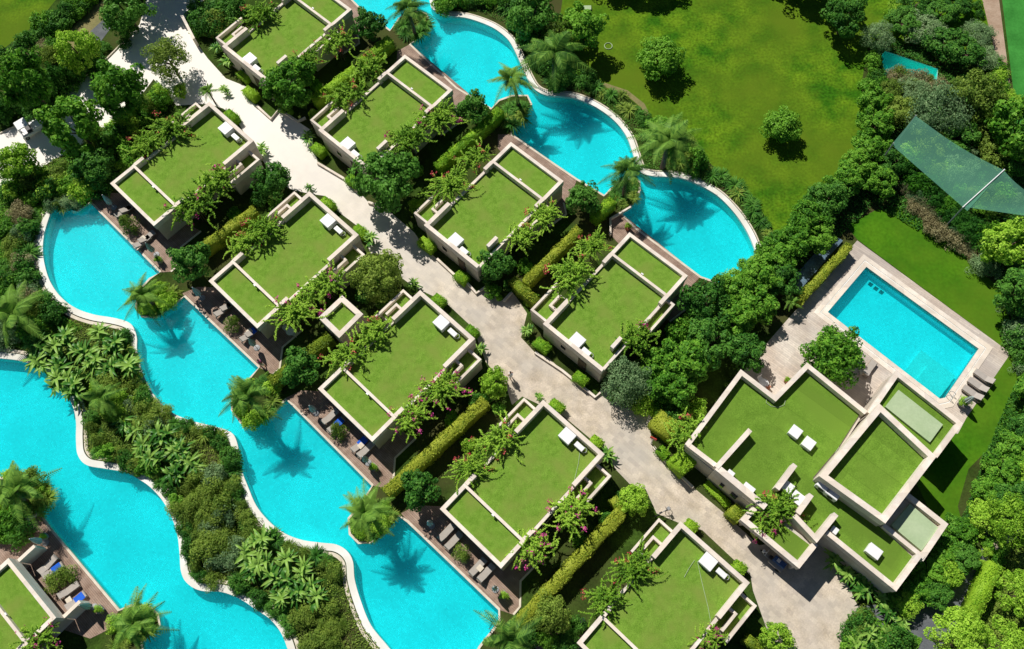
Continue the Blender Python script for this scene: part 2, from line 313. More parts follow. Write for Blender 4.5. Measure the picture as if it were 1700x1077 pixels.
PR['ball0']=tree_proto('ba','lv_olive',1.9,1.7,3.8,6500,.16,seed=45,nc=90,cr_=.2)
def leafy(name, p, m, rx, rz, n, leaf, seed, nc=26, cr_=.34): PR[p]=dict(one=crown_mesh(name,m,rx,rz,rz*.45,n,leaf,nc=nc,cr_=cr_,seed=seed,low=-.25), r=rx, zc=rz*.4, h=rz)
for s_ in range(2):
    leafy('shrub','sh_mid%d'%s_,'lv_mid',1.1,1.1,1900,.2,61+s_); leafy('shrub','sh_dark%d'%s_,'lv_dark',1.1,1.1,1900,.18,71+s_)
    leafy('shrub','sh_olive%d'%s_,'lv_olive',1.1,1.0,2600,.13,81+s_); leafy('shrub','sh_grey%d'%s_,'lv_grey',1.1,1.0,2600,.12,91+s_); leafy('shrub','sh_light%d'%s_,'lv_light',1.1,1.1,2200,.16,101+s_)
leafy('shrub','sh_dry0','lv_dry',1.1,.9,2400,.12,111)
def blade(base, dirv, L, w0, droop, k=6, fold=.0, up0=.9):
    """curved tapering blade as quads; returns V,F"""
    d=np.array(dirv); d=d/np.linalg.norm(d); side=np.array([-d[1],d[0],0]); V=[];Fq=[]
    for i in range(k+1):
        t=i/k; h=np.sin(up0)*L*t-droop*L*t*t; rr=np.cos(up0)*L*t+ (droop*.35*L*t*t); c=np.array(base)+d*rr+np.array([0,0,h]); ww=w0*(math.sin(math.pi*min(1,.12+t*.88))**.7+.03)
        V+= [c-side*ww*.5, c+np.array([0,0,-fold*ww]), c+side*ww*.5]
    for i in range(k):
        for j in (0,1): a=i*3+j; Fq.append((a,a+1,a+4,a+3))
    return np.array(V),np.array(Fq)
def rosette(name, m, n, L, w0, droop, z, seed, tilt=(.1,1.2), fold=.2):
    r=random.Random(seed); P=[]
    for i in range(n):
        a=i*2.39996+r.uniform(-.15,.15); v,f=blade((0,0,z),(math.cos(a),math.sin(a),0),L*r.uniform(.75,1.1),w0*r.uniform(.8,1.2),droop*r.uniform(.7,1.2),5,fold,r.uniform(*tilt)); P.append((v,f,0))
    V,Fq,_=merge(P); return np_mesh(name,V,Fq,[m])
PR['cycad0']=dict(one=rosette('cycad','lv_dark',90,1.25,.1,.55,.25,3), r=1.1, zc=.4,h=.8)
PR['cycad1']=dict(one=rosette('cycad','lv_olive',80,1.1,.09,.6,.25,4), r=1.0, zc=.4,h=.8)
PR['grass0']=dict(one=rosette('ornamental_grass','lv_olive',130,1.0,.05,.5,.02,5,(.5,1.4)), r=.9, zc=.4,h=.8)
def banana_mesh(seed):
    r=random.Random(seed); P=[]
    for c in range(3):
        bx,by=(r.uniform(-.9,.9),r.uniform(-.9,.9)) if c else (0,0); hh=r.uniform(1.0,2.0)
        for i in range(13):
            a=i*2.4+r.uniform(-.3,.3); v,f=blade((bx,by,hh*r.uniform(.6,1)),(math.cos(a),math.sin(a),0),r.uniform(1.0,1.7),r.uniform(.22,.36),r.uniform(.4,.75),7,.18,r.uniform(.4,1.25)); P.append((v,f,0))
    V,Fq,_=merge(P); return np_mesh('banana_leaves',V,Fq,['lv_banana'])
def stems(seed):
    mb=MB(); r=random.Random(seed)
    for i in range(3): mb.tube((r.uniform(-.5,.5),r.uniform(-.5,.5),0),(r.uniform(-.6,.6),r.uniform(-.6,.6),1.5),.1,.06,6)
    return mb.mesh('stem','lv_banana')
for s_ in range(3): PR['banana%d'%s_]=dict(crown=banana_mesh(130+s_), trunk=stems(s_), r=1.7, zc=1.5,h=2.4, cn='leaves',tn='stem')
def boug_mesh(seed, rad=1.5):
    r=np.random.default_rng(seed); nst=120; Ps=[];Ns=[];tips=[]; V0=[];F0=[]
    for i in range(nst):
        a=r.uniform(0,2*math.pi); L=rad*r.uniform(.5,1.3); up=r.uniform(.15,1.35); d=np.array([math.cos(a),math.sin(a)]); k=int(20*L/rad)+6
        t=np.linspace(.06,1,k)[:,None]; dr=.5*r.uniform(.5,1.5); bend=r.normal(0,.45); o=r.normal(0,1,2)*[.5,.28]; L*=r.uniform(.55,1.1)
        dd=np.concatenate([d[0]*np.cos(bend*t)-d[1]*np.sin(bend*t), d[0]*np.sin(bend*t)+d[1]*np.cos(bend*t)],1)
        p=np.concatenate([dd*L*t*math.cos(up)*1.1+o, (math.sin(up)*L*t-dr*L*t*t)*.9+.55],1)
        q=np.repeat(p,3,0)+r.normal(0,.03,(len(p)*3,3)); Ps.append(q); Ns.append(np.tile([0,0,1.],(len(q),1))+np.tile(np.append(d,0)*.3,(len(q),1)))
        for s in range(len(p)-1):
            w_=.035*(1-s/len(p))+.02; side=np.array([-d[1],d[0],0])*w_; b=len(V0); V0+= [p[s]-side,p[s]+side,p[s+1]+side,p[s+1]-side]; F0.append((b,b+1,b+2,b+3))
        tips.append(p[-1])
    A=leaves(np.concatenate(Ps),np.concatenate(Ns),.125,.5,.8,r=r); out={}
    tips=np.array(tips)[r.permutation(nst)]
    for kk_,c,nt_ in (('fl_pink','fl_pink',19),('fl_few','fl_pink',6),('fl_red','fl_red',6)):
        q=np.repeat(tips[:nt_],22,0)+r.normal(0,.1,(22*nt_,3)); B=leaves(q,r.normal(0,1,q.shape)+[0,0,.5],.12,.8,1,r=r)
        V,Fq,mi=merge([(A[0],A[1],0),(np.array(V0),np.array(F0),0),(B[0],B[1],1)]); out[kk_]=np_mesh('foliage',V,Fq,['lv_boug',c],mi)
    return out
BG=[boug_mesh(200+i) for i in range(4)]
def palm_meshes(seed, m='lv_palm', nf=30, L=2.5, droop=.75):
    r=random.Random(seed); P=[]
    for i in range(nf):
        a=i*2.39996+r.uniform(-.5,.5); up=.1+1.25*(i/nf)+r.uniform(-.25,.25); l=L*r.uniform(.6,1.15); d=np.array([math.cos(a),math.sin(a),0]); side=np.array([-d[1],d[0],0]); k=26; dp=droop*r.uniform(.6,1.5); sb=r.uniform(-.35,.35)
        pts=[]
        for j in range(k+1):
            t=j/k; pts.append(d*(math.cos(up)*l*t+dp*.3*l*t*t)+side*sb*l*t*t+np.array([0,0,math.sin(up)*l*t-dp*l*t*t]))
        V=[];Fq=[]
        for j in range(k):
            s=side*.02; b=len(V); V+= [pts[j]-s,pts[j]+s,pts[j+1]+s,pts[j+1]-s]; Fq.append((b,b+1,b+2,b+3))
        for j in range(3,k+1):
            t=j/k; ll=.5*math.sin(math.pi*(.12+.86*t))**.8+.05; tg=pts[j]-pts[j-1]; tg=tg/np.linalg.norm(tg)
            for sg in (-1,1):
                dv=side*sg*.85+tg*.5+np.array([0,0,-.38]); dv=dv/np.linalg.norm(dv); e=pts[j]+dv*ll; ww=tg*.045; b=len(V); V+= [pts[j]-ww,pts[j]+ww,e+ww*.3,e-ww*.3]; Fq.append((b,b+1,b+2,b+3))
        P.append((np.array(V),np.array(Fq),0))
    V,Fq,_=merge(P); return np_mesh('fronds',V,Fq,[m])
PALM=[palm_meshes(301,nf=20,droop=.6), palm_meshes(302,nf=26,L=2.4,droop=.7), palm_meshes(303,nf=17,L=2.5,droop=.55), palm_meshes(304,nf=22,L=2.3,droop=.8), palm_meshes(305,nf=24,L=2.4,droop=.65)]
# ---------------------------------------------------------------- planting helpers
def place(o, parent): C.objects.link(o); o.parent=parent; return o
def tree(key, x, y, rpx, label, cat='tree', name='tree', group=None, hs=1.0, sink=0):
    """x,y: crown centre in the photograph, rpx its radius there"""
    p=PR[key]; z=p['zc']; 
    for _ in range(2):
        c=W(x,y,z); e=W(x+rpx,y,z); s=(e-c).length/p['r']; z=p['zc']*s*hs
    o=thing(name,label,cat,(c.x,c.y,-sink),random.uniform(0,6.28),group); o.scale=(s,s,s*hs)
    for k,nn in (('trunk',p.get('tn','trunk')),('crown',p.get('cn','crown'))): place(bpy.data.objects.new(nn,p[k]),o)
    return o
def shrub(key, x, y, rpx, label, group=None, cat='shrub', name='shrub', z0=0, flat=1):
    p=PR[key]; z=p['zc']
    for _ in range(2):
        c=W(x,y,z+z0); e=W(x+rpx,y,z+z0); s=(e-c).length/p['r']; z=p['zc']*s
    o=bpy.data.objects.new(name,p['one']); C.objects.link(o); o.location=(c.x,c.y,z0); o.rotation_euler=(0,0,random.uniform(0,6.28)); o.scale=(s,s,s*flat)
    return tag(o,label,cat,group)
def boug(x, y, rpx, label, z0, fl='fl_red', i=0, hs=1):
    me=BG[i%4][fl]; c=W(x,y,z0+.9); e=W(x+rpx,y,z0+.9); s=(e-c).length/1.45
    o=thing('bougainvillea',label,'flowering shrub',(c.x,c.y,0),.83+(i%3-1)*.25+(math.pi if i%2 else 0),'bougainvilleas spilling over the roof edges'); 
    a=place(bpy.data.objects.new('foliage',me),o); a.location=(0,0,z0-.1); a.scale=(s,s,s*hs)
    t=MB()
    for k in range(4): an=k*1.6; t.tube((math.cos(an)*.25,math.sin(an)*.25,0),(math.cos(an)*.1,math.sin(an)*.1,z0+.6),.05,.03,6)
    t.build('stem','bark',o)
    return o
def palm(x, y, h, label, i=0, s=1.0, base=None, hs=1.0, rz=0):
    c=W(x,y,h); b=W(*base) if base else Vector((c.x,c.y,0))
    o=thing('palm_tree',label,'palm tree',(b.x,b.y,0)); L=c-b; t=MB(); n=8
    for k in range(n):
        q0=Vector((L.x*(k/n)**1.5,L.y*(k/n)**1.5,h*k/n)); q1=Vector((L.x*((k+1)/n)**1.5,L.y*((k+1)/n)**1.5,h*(k+1)/n)); t.tube(q0,q1,.2*s*(1.1-.3*k/n),.17*s*(1.1-.3*k/n),8)
    t.build('trunk','bark',o); f=place(bpy.data.objects.new('fronds',PALM[(i*2+int(x))%5]),o); f.location=(L.x,L.y,h); f.scale=(s,s,s*hs); f.rotation_euler=(0,0,rz or random.uniform(0,6))
    return o
def hedge(a, b, wid, h, label, m='lv_hedge', dens=75, leaf=.13, group=None, name='hedge', zc=None):
    """a, b: pixel ends of the top centre line; wid in metres"""
    A=W(*a,h); B=W(*b,h); A.z=B.z=0; mid=(A+B)/2; L=(B-A).length; ang=math.atan2(B.y-A.y,B.x-A.x); mb=MB().box(-L/2+.05,L/2-.05,-wid/2+.05,wid/2-.05,0,h-.05)
    r=rng; top=int(L*wid*dens*1.6); P=np.stack([r.uniform(-L/2,L/2,top),r.uniform(-wid/2,wid/2,top),h+r.normal(0,.03,top)],1); N=np.tile([0,0,1.],(top,1))
    sd=int(2*L*h*dens*.7); s=r.choice([-1,1],sd); P2=np.stack([r.uniform(-L/2,L/2,sd),s*wid/2+r.normal(0,.03,sd),r.uniform(.05,h,sd)],1); N2=np.stack([np.zeros(sd),s*1.,np.zeros(sd)],1)
    en=int(2*wid*h*dens*.7); s=r.choice([-1,1],en); P3=np.stack([s*L/2+r.normal(0,.03,en),r.uniform(-wid/2,wid/2,en),r.uniform(.05,h,en)],1); N3=np.stack([s*1.,np.zeros(en),np.zeros(en)],1)
    P=np.concatenate([P,P2,P3]); 
    P[:,1]+= .06*np.sin(P[:,0]*1.9)+.04*np.sin(P[:,0]*4.7+1); P[:,2]+=.04*np.sin(P[:,0]*2.7+P[:,1]*3)
    V,Fq=leaves(P,np.concatenate([N,N2,N3]),leaf,.7,.8); V,Fq,mi=merge([(V,Fq,0),(np.array(mb.v),np.array(mb.f),0)])
    o=bpy.data.objects.new(name,np_mesh(name,V,Fq,[m])); C.objects.link(o); o.location=mid; o.rotation_euler=(0,0,ang); return tag(o,label,'hedge',group)
ORD='zero first second third fourth fifth sixth seventh eighth ninth tenth eleventh twelfth thirteenth fourteenth fifteenth sixteenth seventeenth eighteenth nineteenth twentieth'.split()+['%dth'%q if q%10 not in (1,2,3) else '%d%s'%(q,{1:'st',2:'nd',3:'rd'}[q%10]) for q in range(21,60)]
def belt(pts, n, wid, kinds, rr, label, group, flat=1.0, z0=0, name='shrub', seed=0, cat='shrub'):
    """shrubs strewn along a pixel polyline; wid and rr in photo pixels"""
    r=random.Random(seed+len(label)); seg=[math.dist(pts[i],pts[i+1]) for i in range(len(pts)-1)]; tot=sum(seg)
    cnt={}; dx_=pts[-1][0]-pts[0][0]; dy_=pts[-1][1]-pts[0][1]; end=('left' if dx_>0 else 'right') if abs(dx_)>abs(dy_)*1.2 else ('top' if dy_>0 else 'bottom')
    for k in range(n):
        t=(k+r.uniform(.1,.9))/n*tot; i=0
        while i<len(seg)-1 and t>seg[i]: t-=seg[i]; i+=1
        a,b=pts[i],pts[i+1]; f=t/seg[i]; nx,ny=-(b[1]-a[1])/seg[i],(b[0]-a[0])/seg[i]; o=r.uniform(-.5,.5)*wid
        kk=r.choice(kinds)
        nm,ct_={'cy':('cycad','cycad'),'gr':('ornamental_grass','ornamental grass')}.get(kk[:2]) or {'sh_mid':('shrub','shrub'),'sh_lig':('shrub','shrub'),'sh_dar':('evergreen_shrub','evergreen shrub')}.get(kk[:6],('bush','bush'))
        LK={'cycad':'spiky cycad','ornamental_grass':'arching grass tuft'}.get(nm) or {'sh_mid':'leafy shrub','sh_dar':'dark shrub','sh_oli':'olive bush','sh_gre':'grey bush','sh_lig':'bright shrub','sh_dry':'dry bush'}[kk[:6]]
        cnt[LK]=cnt.get(LK,0)+1; lab=ORD[cnt[LK]]+' '+LK+' from the '+end+', '+label
        shrub(kk, a[0]+(b[0]-a[0])*f+nx*o, a[1]+(b[1]-a[1])*f+ny*o, rr*r.uniform(.7,1.3), lab, LK+('es ' if LK.endswith('bush') else 's ')+group, ct_, nm, z0, flat*r.uniform(.8,1.2))
exec_done = False
# ================================================================ GROUND, POOLS
Z_W, Z_F = -.18, -1.15
P1out=[(713,-25),(714,0),(720,16),(743,26),(776,30),(813,43),(836,58),(850,74),(865,105),(875,128),(888,148),(908,158),(933,160),(958,164),(990,178),(1020,200),(1040,225),(1050,250),(1057,272),(1066,287),(1085,292),(1105,293),(1133,296),(1163,308),(1193,326),(1221,355),(1241,385),(1252,410),(1256,425)]
P1in=[(1206,474),(1163,459),(1093,406),(1058,380),(1030,353),(1050,340),(1063,316),(1062,300),(1040,295),(1015,312),(1003,324),(958,297),(918,270),(850,223),(850,207),(870,192),(883,173),(876,158),(850,158),(828,166),(816,180),(758,145),(681,73),(700,60),(716,40),(708,22),(685,16),(662,30),(648,50),(600,15),(560,-25)]
P2out=[(90,339),(80,365),(73,390),(71,415),(74,440),(83,468),(100,493),(125,512),(155,523),(190,529),(213,536),(222,546),(227,562),(227,580),(232,605),(243,635),(258,660),(281,683),(313,698),(351,708),(376,715),(389,725),(396,748),(401,781),(411,808),(425,840),(445,865),(470,885),(500,897),(533,902),(558,905),(575,915),(585,932),(588,962),(598,997),(615,1038),(643,1073),(665,1100)]
P2in=[(780,1100),(796,1072),(828,1032),(828,1012),(676,866),(661,856),(638,887),(615,901),(595,902),(580,887),(578,860),(598,837),(618,806),(486,673),(475,663),(450,690),(425,706),(400,703),(384,680),(386,652),(410,632),(430,610),(306,492),(288,507),(258,527),(235,526),(225,508),(229,483),(248,462),(266,452),(150,336),(128,351)]
P3out=[(-30,592),(0,594),(38,599),(70,613),(95,635),(112,655),(123,675),(128,700),(128,730),(131,755),(145,771),(175,777),(208,783),(234,796),(252,809),(271,830),(286,857),(296,887),(300,920),(302,947),(311,966),(333,979),(371,982),(401,994),(425,1010),(450,1027),(468,1050),(479,1077),(484,1100)]
P3in=[(240,1100),(236,1066),(266,1037),(263,1020),(246,1004),(218,1004),(198,1012),(83,875),(68,852),(89,827),(83,808),(63,798),(0,792),(-30,792)]
P4=[(1438,443),(1374,518),(1560,662),(1569,660),(1624.6,579)]
P5=[(1462,93),(1470,84),(1557,114),(1556,133),(1500,130),(1470,124)]
def poolpoly(o,i): return px(smooth(o)+i)
pools=[poolpoly(P1out,P1in),poolpoly(P2out,P2in),poolpoly(P3out,P3in),px(P4),px(P5)]
big=[(-220,-60),(220,-60),(220,260),(-220,260)]
gs=MB().sheet([big]+pools,0).build('ground','soil'); tag(gs,kind='structure')
for k,(pl,m) in enumerate(zip(pools,['water']*4+['water_green'])):
    struct('water',[pl],Z_W,m)
    fl=MB().sheet([pl],Z_F)
    n=len(pl); b=len(fl.v); fl.v += [(p[0],p[1],Z_F) for p in pl]+[(p[0],p[1],-.01) for p in pl]
    for i in range(n): j=(i+1)%n; fl.f.append((b+i,b+n+i,b+n+j,b+j))
    tag(fl.build('pool_floor','tile'),kind='structure')
# pool rims: white overflow rim with a gutter and a low outer kerb on the curved side, thin coping on the deck side
def rim(name, label, out, inn, sgn, w_in=.55, w_out=.3):
    o=thing(name,label,'overflow weir',W(*out[len(out)//2]))
    p=px(smooth(out)); a=MB(); strip(a,p,-.06*sgn,w_in*sgn,-1.1,.10); a.world('rim','rim',o)
    a=MB(); strip(a,p,(w_in-.01)*sgn,(w_in+.1)*sgn,-.3,-.06); a.world('gutter','rim',o)
    a=MB(); strip(a,p,(w_in+.09)*sgn,(w_in+.1+w_out)*sgn,-.3,.05); a.world('outer_kerb','coping',o)
    q=px(inn); a=MB(); strip(a,q,-.05*sgn,.16*sgn,-.6,.035); a.world('coping','coping',o); return o
rim('overflow_weir','white curved overflow rim around the upper pool beside the big lawn',P1out,P1in,1,.48,.12)
rim('overflow_weir','white wavy overflow rim of the middle pool below the left villa row',P2out,P2in,-1)
rim('overflow_weir','white wavy overflow rim of the lower left pool above the planted strip',P3out,P3in,1)
def ring(pts, d):
    c=Vector((sum(p[0] for p in pts)/len(pts),sum(p[1] for p in pts)/len(pts))); n=len(pts); out=[]
    for i in range(n):
        a,b,e=[Vector(pts[(i+k)%n]) for k in (-1,0,1)]; t1=(b-a).normalized(); t2=(e-b).normalized(); n1=Vector((-t1.y,t1.x)); n2=Vector((-t2.y,t2.x))
        m=(n1+n2); m=m/max(.4,m.dot(n1)) if m.length>.1 else n1; q1=b+m*d; q2=b-m*d; out.append(tuple(q1 if (q1-c).length>(q2-c).length else q2))
    return out
p4=px(P4); r1=ring(p4,.35); r2=ring(p4,1.0)
o=thing('pool_coping','cream stone coping around the rectangular pool','pool coping',W(1500,550))
a=MB().sheet([ring(p4,.02),p4],.03) if False else MB()
def ringbox(mb, outer, inner, z0, z1):
    n=len(outer)
    for i in range(n):
        j=(i+1)%n; mb.prism([outer[i],outer[j],inner[j],inner[i]],z0,z1)
    return mb
ringbox(a,ring(p4,.42),p4,-.5,.05).world('coping','stone',o)
ringbox(MB(),ring(p4,.52),ring(p4,.43),-.3,.02).world('overflow_grate','rim',o)
ringbox(MB(),ring(p4,.95),ring(p4,.53),-.5,.05).world('outer_coping','stone',o)
for (x,y) in ((1445,472),(1454,479),(1463,485)): pass
struct('pool_deck',[px([(1423,399),(1678,586),(1604,694),(1590,720),(1480,700),(1400,680),(1330,640),(1286,664),(1222,640),(1205,652),(1250,596),(1296,543)]), ring(p4,.9)],.012,'pooldeck')
# paths
PATH=[(425,150),(411,164),(427,176),(451,198),(464,182),(495,202),(515,215),(528,272),(570,295),(595,317),(612,336),(640,345),(688,386),(705,412),(726,430),(753,455),(776,470),(791,487),(806,477),(836,500),(850,484),(862,500),(875,520),(865,560),(888,585),(910,593),(933,615),(950,633),(988,659),(1000,648),(1040,640),(1075,655),(1100,678),(1078,703),(1083,740),(1106,766),(1150,808),(1200,850),(1260,905),(1370,890),(1425,1008),(1408,1035),(1390,1100),(1290,1100),(1275,1050),(1250,980),(1246,955),(1166,880),(1125,867),(1090,852),(1072,812),(1045,803),(1023,780),(1000,745),(935,690),(867,658),(850,672),(840,640),(806,600),(786,545),(738,500),(690,478),(668,462),(655,425),(615,420),(600,380),(560,350),(540,325),(517,322),(485,315),(460,300),(421,245),(393,200),(371,180),(345,172),(293,175),(255,131),(200,203),(108,255),(78,272),(25,299),(0,312),(-40,330),(-40,250),(0,222),(30,208),(163,113),(215,60),(232,40),(243,0),(250,-30),(345,-30),(338,0),(318,25),(309,37),(329,75),(345,97),(375,130)]
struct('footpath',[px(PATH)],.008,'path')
struct('service_road',[px([(1425,1006),(1500,1000),(1546,990),(1593,960),(1626,925),(1640,868),(1655,880),(1640,925),(1622,985),(1590,1030),(1545,1100),(1400,1100),(1405,1040)])],.016,'asphalt')
struct('gravel_path',[px([(1626,-20),(1656,-20),(1678,148),(1662,148),(1650,80)])],.012,'tan')
struct('sports_field',[px([(1661,-20),(1760,-20),(1760,260),(1690,230),(1682,148)])],.016,'field')
L1=[(940,-40),(1700,-40),(1640,10),(1655,90),(1480,70),(1440,80),(1431,135),(1432,185),(1436,235),(1390,300),(1300,400),(1285,385),(1262,345),(1235,318),(1200,290),(1150,245),(1086,207),(1066,180),(1040,160),(1000,145),(960,125),(920,90)]
struct('lawn',[px(L1)],.004,'lawn')
L1b=[(1000,143),(1040,158),(1064,178),(1079,205),(1086,205),(1070,172),(1042,150),(1003,137)]
struct('sandy_edge',[px(L1b)],.012,'verge')
struct('garden_lawn',[px([(1405,375),(1455,348),(1493,343),(1530,368),(1578,405),(1630,450),(1660,480),(1680,540),(1730,600),(1730,660),(1651,735),(1608,778),(1590,840),(1600,880),(1560,880),(1500,760),(1600,694),(1678,586),(1423,397)])],.005,'lawn_lush')
struct('upper_lawn',[px([(-60,-40),(125,-40),(60,40),(0,85),(-60,110)])],.004,'lawn')
struct('dry_strip',[px([(100,70),(150,12),(175,0),(200,0),(150,60),(115,85)])],.006,'verge')
struct('paved_pad',[px([(150,52),(172,32),(190,38),(165,72)])],.014,'asphalt')
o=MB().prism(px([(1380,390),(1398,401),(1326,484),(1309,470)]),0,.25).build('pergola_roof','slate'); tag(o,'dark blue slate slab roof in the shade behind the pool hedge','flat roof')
# ================================================================ VILLAS
def villa(key, label, A, ang, m=1, roots={}):
    o=W(*A,3.2); r=thing('villa',label,'villa',(o.x,o.y,0),ang,'garden villas with turf roofs'); roots[key]=r
    U=7.15 if m==1 else 6.95; D=12.95 if m==1 else 12.55; na=1.5 if m==1 else 1.95
    def B(mb,u0,u1,v0,v1,z0,z1): return mb.box(u0,u1,v0*m,v1*m,z0,z1)
    b=MB(); B(b,.04,U-.04,1.3,D-.03,0,2.45); B(b,.04,.3,.1,1.3,0,2.6); B(b,U-.3,U-.04,.1,1.3,0,2.6)
    B(b,-na+.03,.04,8.9,12.02,0,2.25)
    if m==1: B(b,U-.04,8.68,8.5,12.02,0,2.0)
    else: B(b,U-.04,7.7,2.95,6.9,0,2.2)
    b.build('wall','wall',r)
    t=MB(); B(t,.3,U-.3,.3,2.8,2.6,2.82); t.build('canopy_turf','turf',r)
    t=MB(); B(t,.3,U-.35,2.95,D-.3,2.45,2.55); t.build('roof_turf','turf',r)
    t=MB(); B(t,-na+.2,-.001,9.0,11.9,2.25,2.36)
    t.build('annex_turf','turf',r)
    t=MB()
    if m==1: B(t,U+.001,8.5,8.6,11.9,2.0,2.1)
    else: B(t,U+.001,7.6,3.1,6.8,2.2,2.3)
    t.build('annex_turf','turf',r)
    p=MB()
    B(p,0,U,0,.33,2.5,3.18); B(p,0,.36,.33,2.74,2.5,3.18); B(p,U-.36,U,.33,2.74,2.5,3.18); B(p,.005,U-.005,2.74,3.0,2.4,3.22)
    B(p,0,.38,3.0,4.1,2.4,3.3); B(p,U-.38,U,3.0,3.95,2.4,3.3)
    B(p,0,U,D-.38,D,2.4,3.4); B(p,0,.4,9.2,D-.38,2.4,3.4)
    if m==1: B(p,U-.4,U,9.15,D-.38,2.4,3.4)
    else: B(p,U-.95,U-.6,8.9,10.2,2.5,3.4)
    B(p,.01,.28,4.1,9.2,2.3,2.75); B(p,U-.28,U-.01,3.95,9.15 if m==1 else D-.38,2.3,2.8)
    B(p,-na,-na+.22,8.4,12.07,2.1,2.8); B(p,-na+.22,0,11.85,12.07,2.1,2.8)
    B(p,-.95,-.72,9.2,10.65,2.3,2.85); B(p,-.72,0,10.42,10.65,2.3,2.85)
    if m==1: B(p,8.5,8.75,8.2,12.07,1.9,2.65); B(p,U,8.5,11.85,12.07,1.9,2.65); B(p,7.75,7.98,8.6,10.5,2.0,2.8); B(p,U,7.75,10.3,10.5,2.0,2.8)
    else: B(p,7.55,7.78,2.9,7.0,2.1,2.75); B(p,U,7.55,2.9,3.12,2.1,2.75)
    p.build('parapet','stone',r)
    s=MB(); B(s,0,U,.0,1.29,2.42,2.495); s.build('soffit','wall',r)
    for k in range(3):
        g=MB(); x0=.4+k*(U-.8)/3; B(g,x0+.05,x0+(U-.8)/3-.05,1.26,1.31,.08,2.3); w_=g.build('window','glass',r)
        f=MB(); B(f,x0,x0+.05,1.24,1.32,.05,2.35); B(f,x0+.05,x0+(U-.8)/3-.05,1.24,1.32,2.3,2.35); f.build('frame','dark',w_)
    for v0 in (4.5,):
        g=MB(); B(g,U-.06,U-.02,v0,v0+1.8,1,2.0); g.build('window','glass',r)
    g=MB(); B(g,2.2,2.75,D-.05,D+.01,1.2,1.75); g.build('window','glass',r)
    g=MB(); B(g,4.3,5.25,D-.05,D+.02,.02,2.1); d=g.build('door','bark',r); g=MB(); B(g,5.0,5.15,D+.02,D+.06,1,1.05); d2=g.build('handle','grey',d)
    sk=MB(); B(sk,3.55,3.8,2.62,2.74,3.22,3.34); sk.build('roof_outlet','white',r)
    return r
VL={}
LEFT=[('V2',(182.5,304),'topmost left row villa'),('V3',(346,466),'second left row villa'),('V4',(527.5,645),'third left row villa'),('V5',(730,844.5),'fourth left row villa'),('V6',(957.5,1067),'bottom left row villa')]
RIGHT=[('R1',(672,90),'second right row villa'),('R2',(848,235),'third right row villa'),('R3',(1045,385),'last right row villa')]
NM={k:n for k,_,n in LEFT+RIGHT}
EX={'V2':'beside the entrance road','V3':'north of the little square kiosk','V4':'south of the little square kiosk','V5':'with its deck beside the pool','V6':'cut by the lower frame edge','R1':'below the one cut by the top edge','R2':'between its two look-alikes','R3':'beside the pool bend'}
for k,A,n in LEFT: villa(k,'cream villa with turf roof and white roof boxes, the '+n,A,-.741,1,VL)
for k,A,n in RIGHT: villa(k,'cream villa with turf roof and white roof boxes, the '+n,A,-.716,-1,VL)
def origin_from(Q,U,ang): q=W(*Q,3.2); return (q.x-U*math.cos(ang), q.y-U*math.sin(ang))
NM['R0']='topmost right row villa'; NM['V7']='corner villa'
for k,Q,n in (('R0',(584,15),NM['R0']),('V7',(93,1025),NM['V7'])):
    villa(k,'cream turf roofed villa cut by the frame edge, the '+n,Q,-.716 if k=='R0' else -.741,-1,VL); x,y=origin_from(Q,6.95,-.716 if k=='R0' else -.741); VL[k].location=(x,y,0)
q=VL['V7']; MB().box(0,6.95,-.3,0,1.7,2.49).build('fascia','stone',q)
for u_ in (0,6.65): MB().box(u_,u_+.3,.01,1.7,0,1.9).build('wing_wall','stone',q)
def LW(k,u,v,z=0):
    r=VL[k]; a=r.rotation_euler.z; c,s=math.cos(a),math.sin(a); return Vector((r.location.x+c*u-s*v, r.location.y+s*u+c*v, z))
def toloc(k,x,y,z=0):
    r=VL[k]; a=-r.rotation_euler.z; c,s=math.cos(a),math.sin(a); p=W(x,y,z); dx,dy=p.x-r.location.x,p.y-r.location.y; return (c*dx-s*dy, s*dx+c*dy)
# decks
D4=[toloc('V4',*q) for q in ((475,660),(500,648),(560,650),(640,700),(690,728),(656,760),(653,798),(642,810))]
for k,a,b in (('V2',(150,336),(266,452)),('V3',(306,492),(430,610)),('V4',(486,673),(618,806)),('V5',(676,866),(828,1012)),('V6',None,None)):
    mid=[tuple(LW(k,*q)[:2]) for q in D4]
    pl=([tuple(W(*a)[:2])] if a else [tuple(LW(k,*toloc('V4',486,673))[:2])])+mid+([tuple(W(*b)[:2])] if b else [tuple(LW(k,*toloc('V4',618,806))[:2])])
    struct('deck',[pl],.02,'deck')
    kb=MB(); e=[mid[4],mid[5],mid[6],mid[7]]; strip(kb,e,-.09,.09,0,.06); o=kb.build('deck_kerb','coping'); tag(o,'pale stone kerb around the deck of the '+NM[k],'kerb')
D3=[toloc('R3',*q) for q in ((1148,475),(1135,490),(1141,511),(1112,534),(1085,520),(1050,430),(1014,390),(1013,365))]
for k,a,b in (('R3',(1163,459),(1030,353)),('R2',(958,297),(850,223)),('R1',(778,155),(681,73)),('R0',(600,15),(520,-45))):
    mid=[tuple(LW(k,*q)[:2]) for q in D3]; pl=[tuple(W(*a)[:2])]+mid+[tuple(W(*b)[:2])]; struct('deck',[pl],.02,'deck')
    kb=MB(); strip(kb,[mid[1],mid[2],mid[3]],-.09,.09,0,.06); o=kb.build('deck_kerb','coping'); tag(o,'pale stone kerb around the deck of the '+NM[k],'kerb')
struct('deck',[px([(68,852),(83,875),(198,1012),(180,1045),(150,1060),(90,1040),(20,960),(-30,940),(0,890),(50,870)])],.02,'deck')
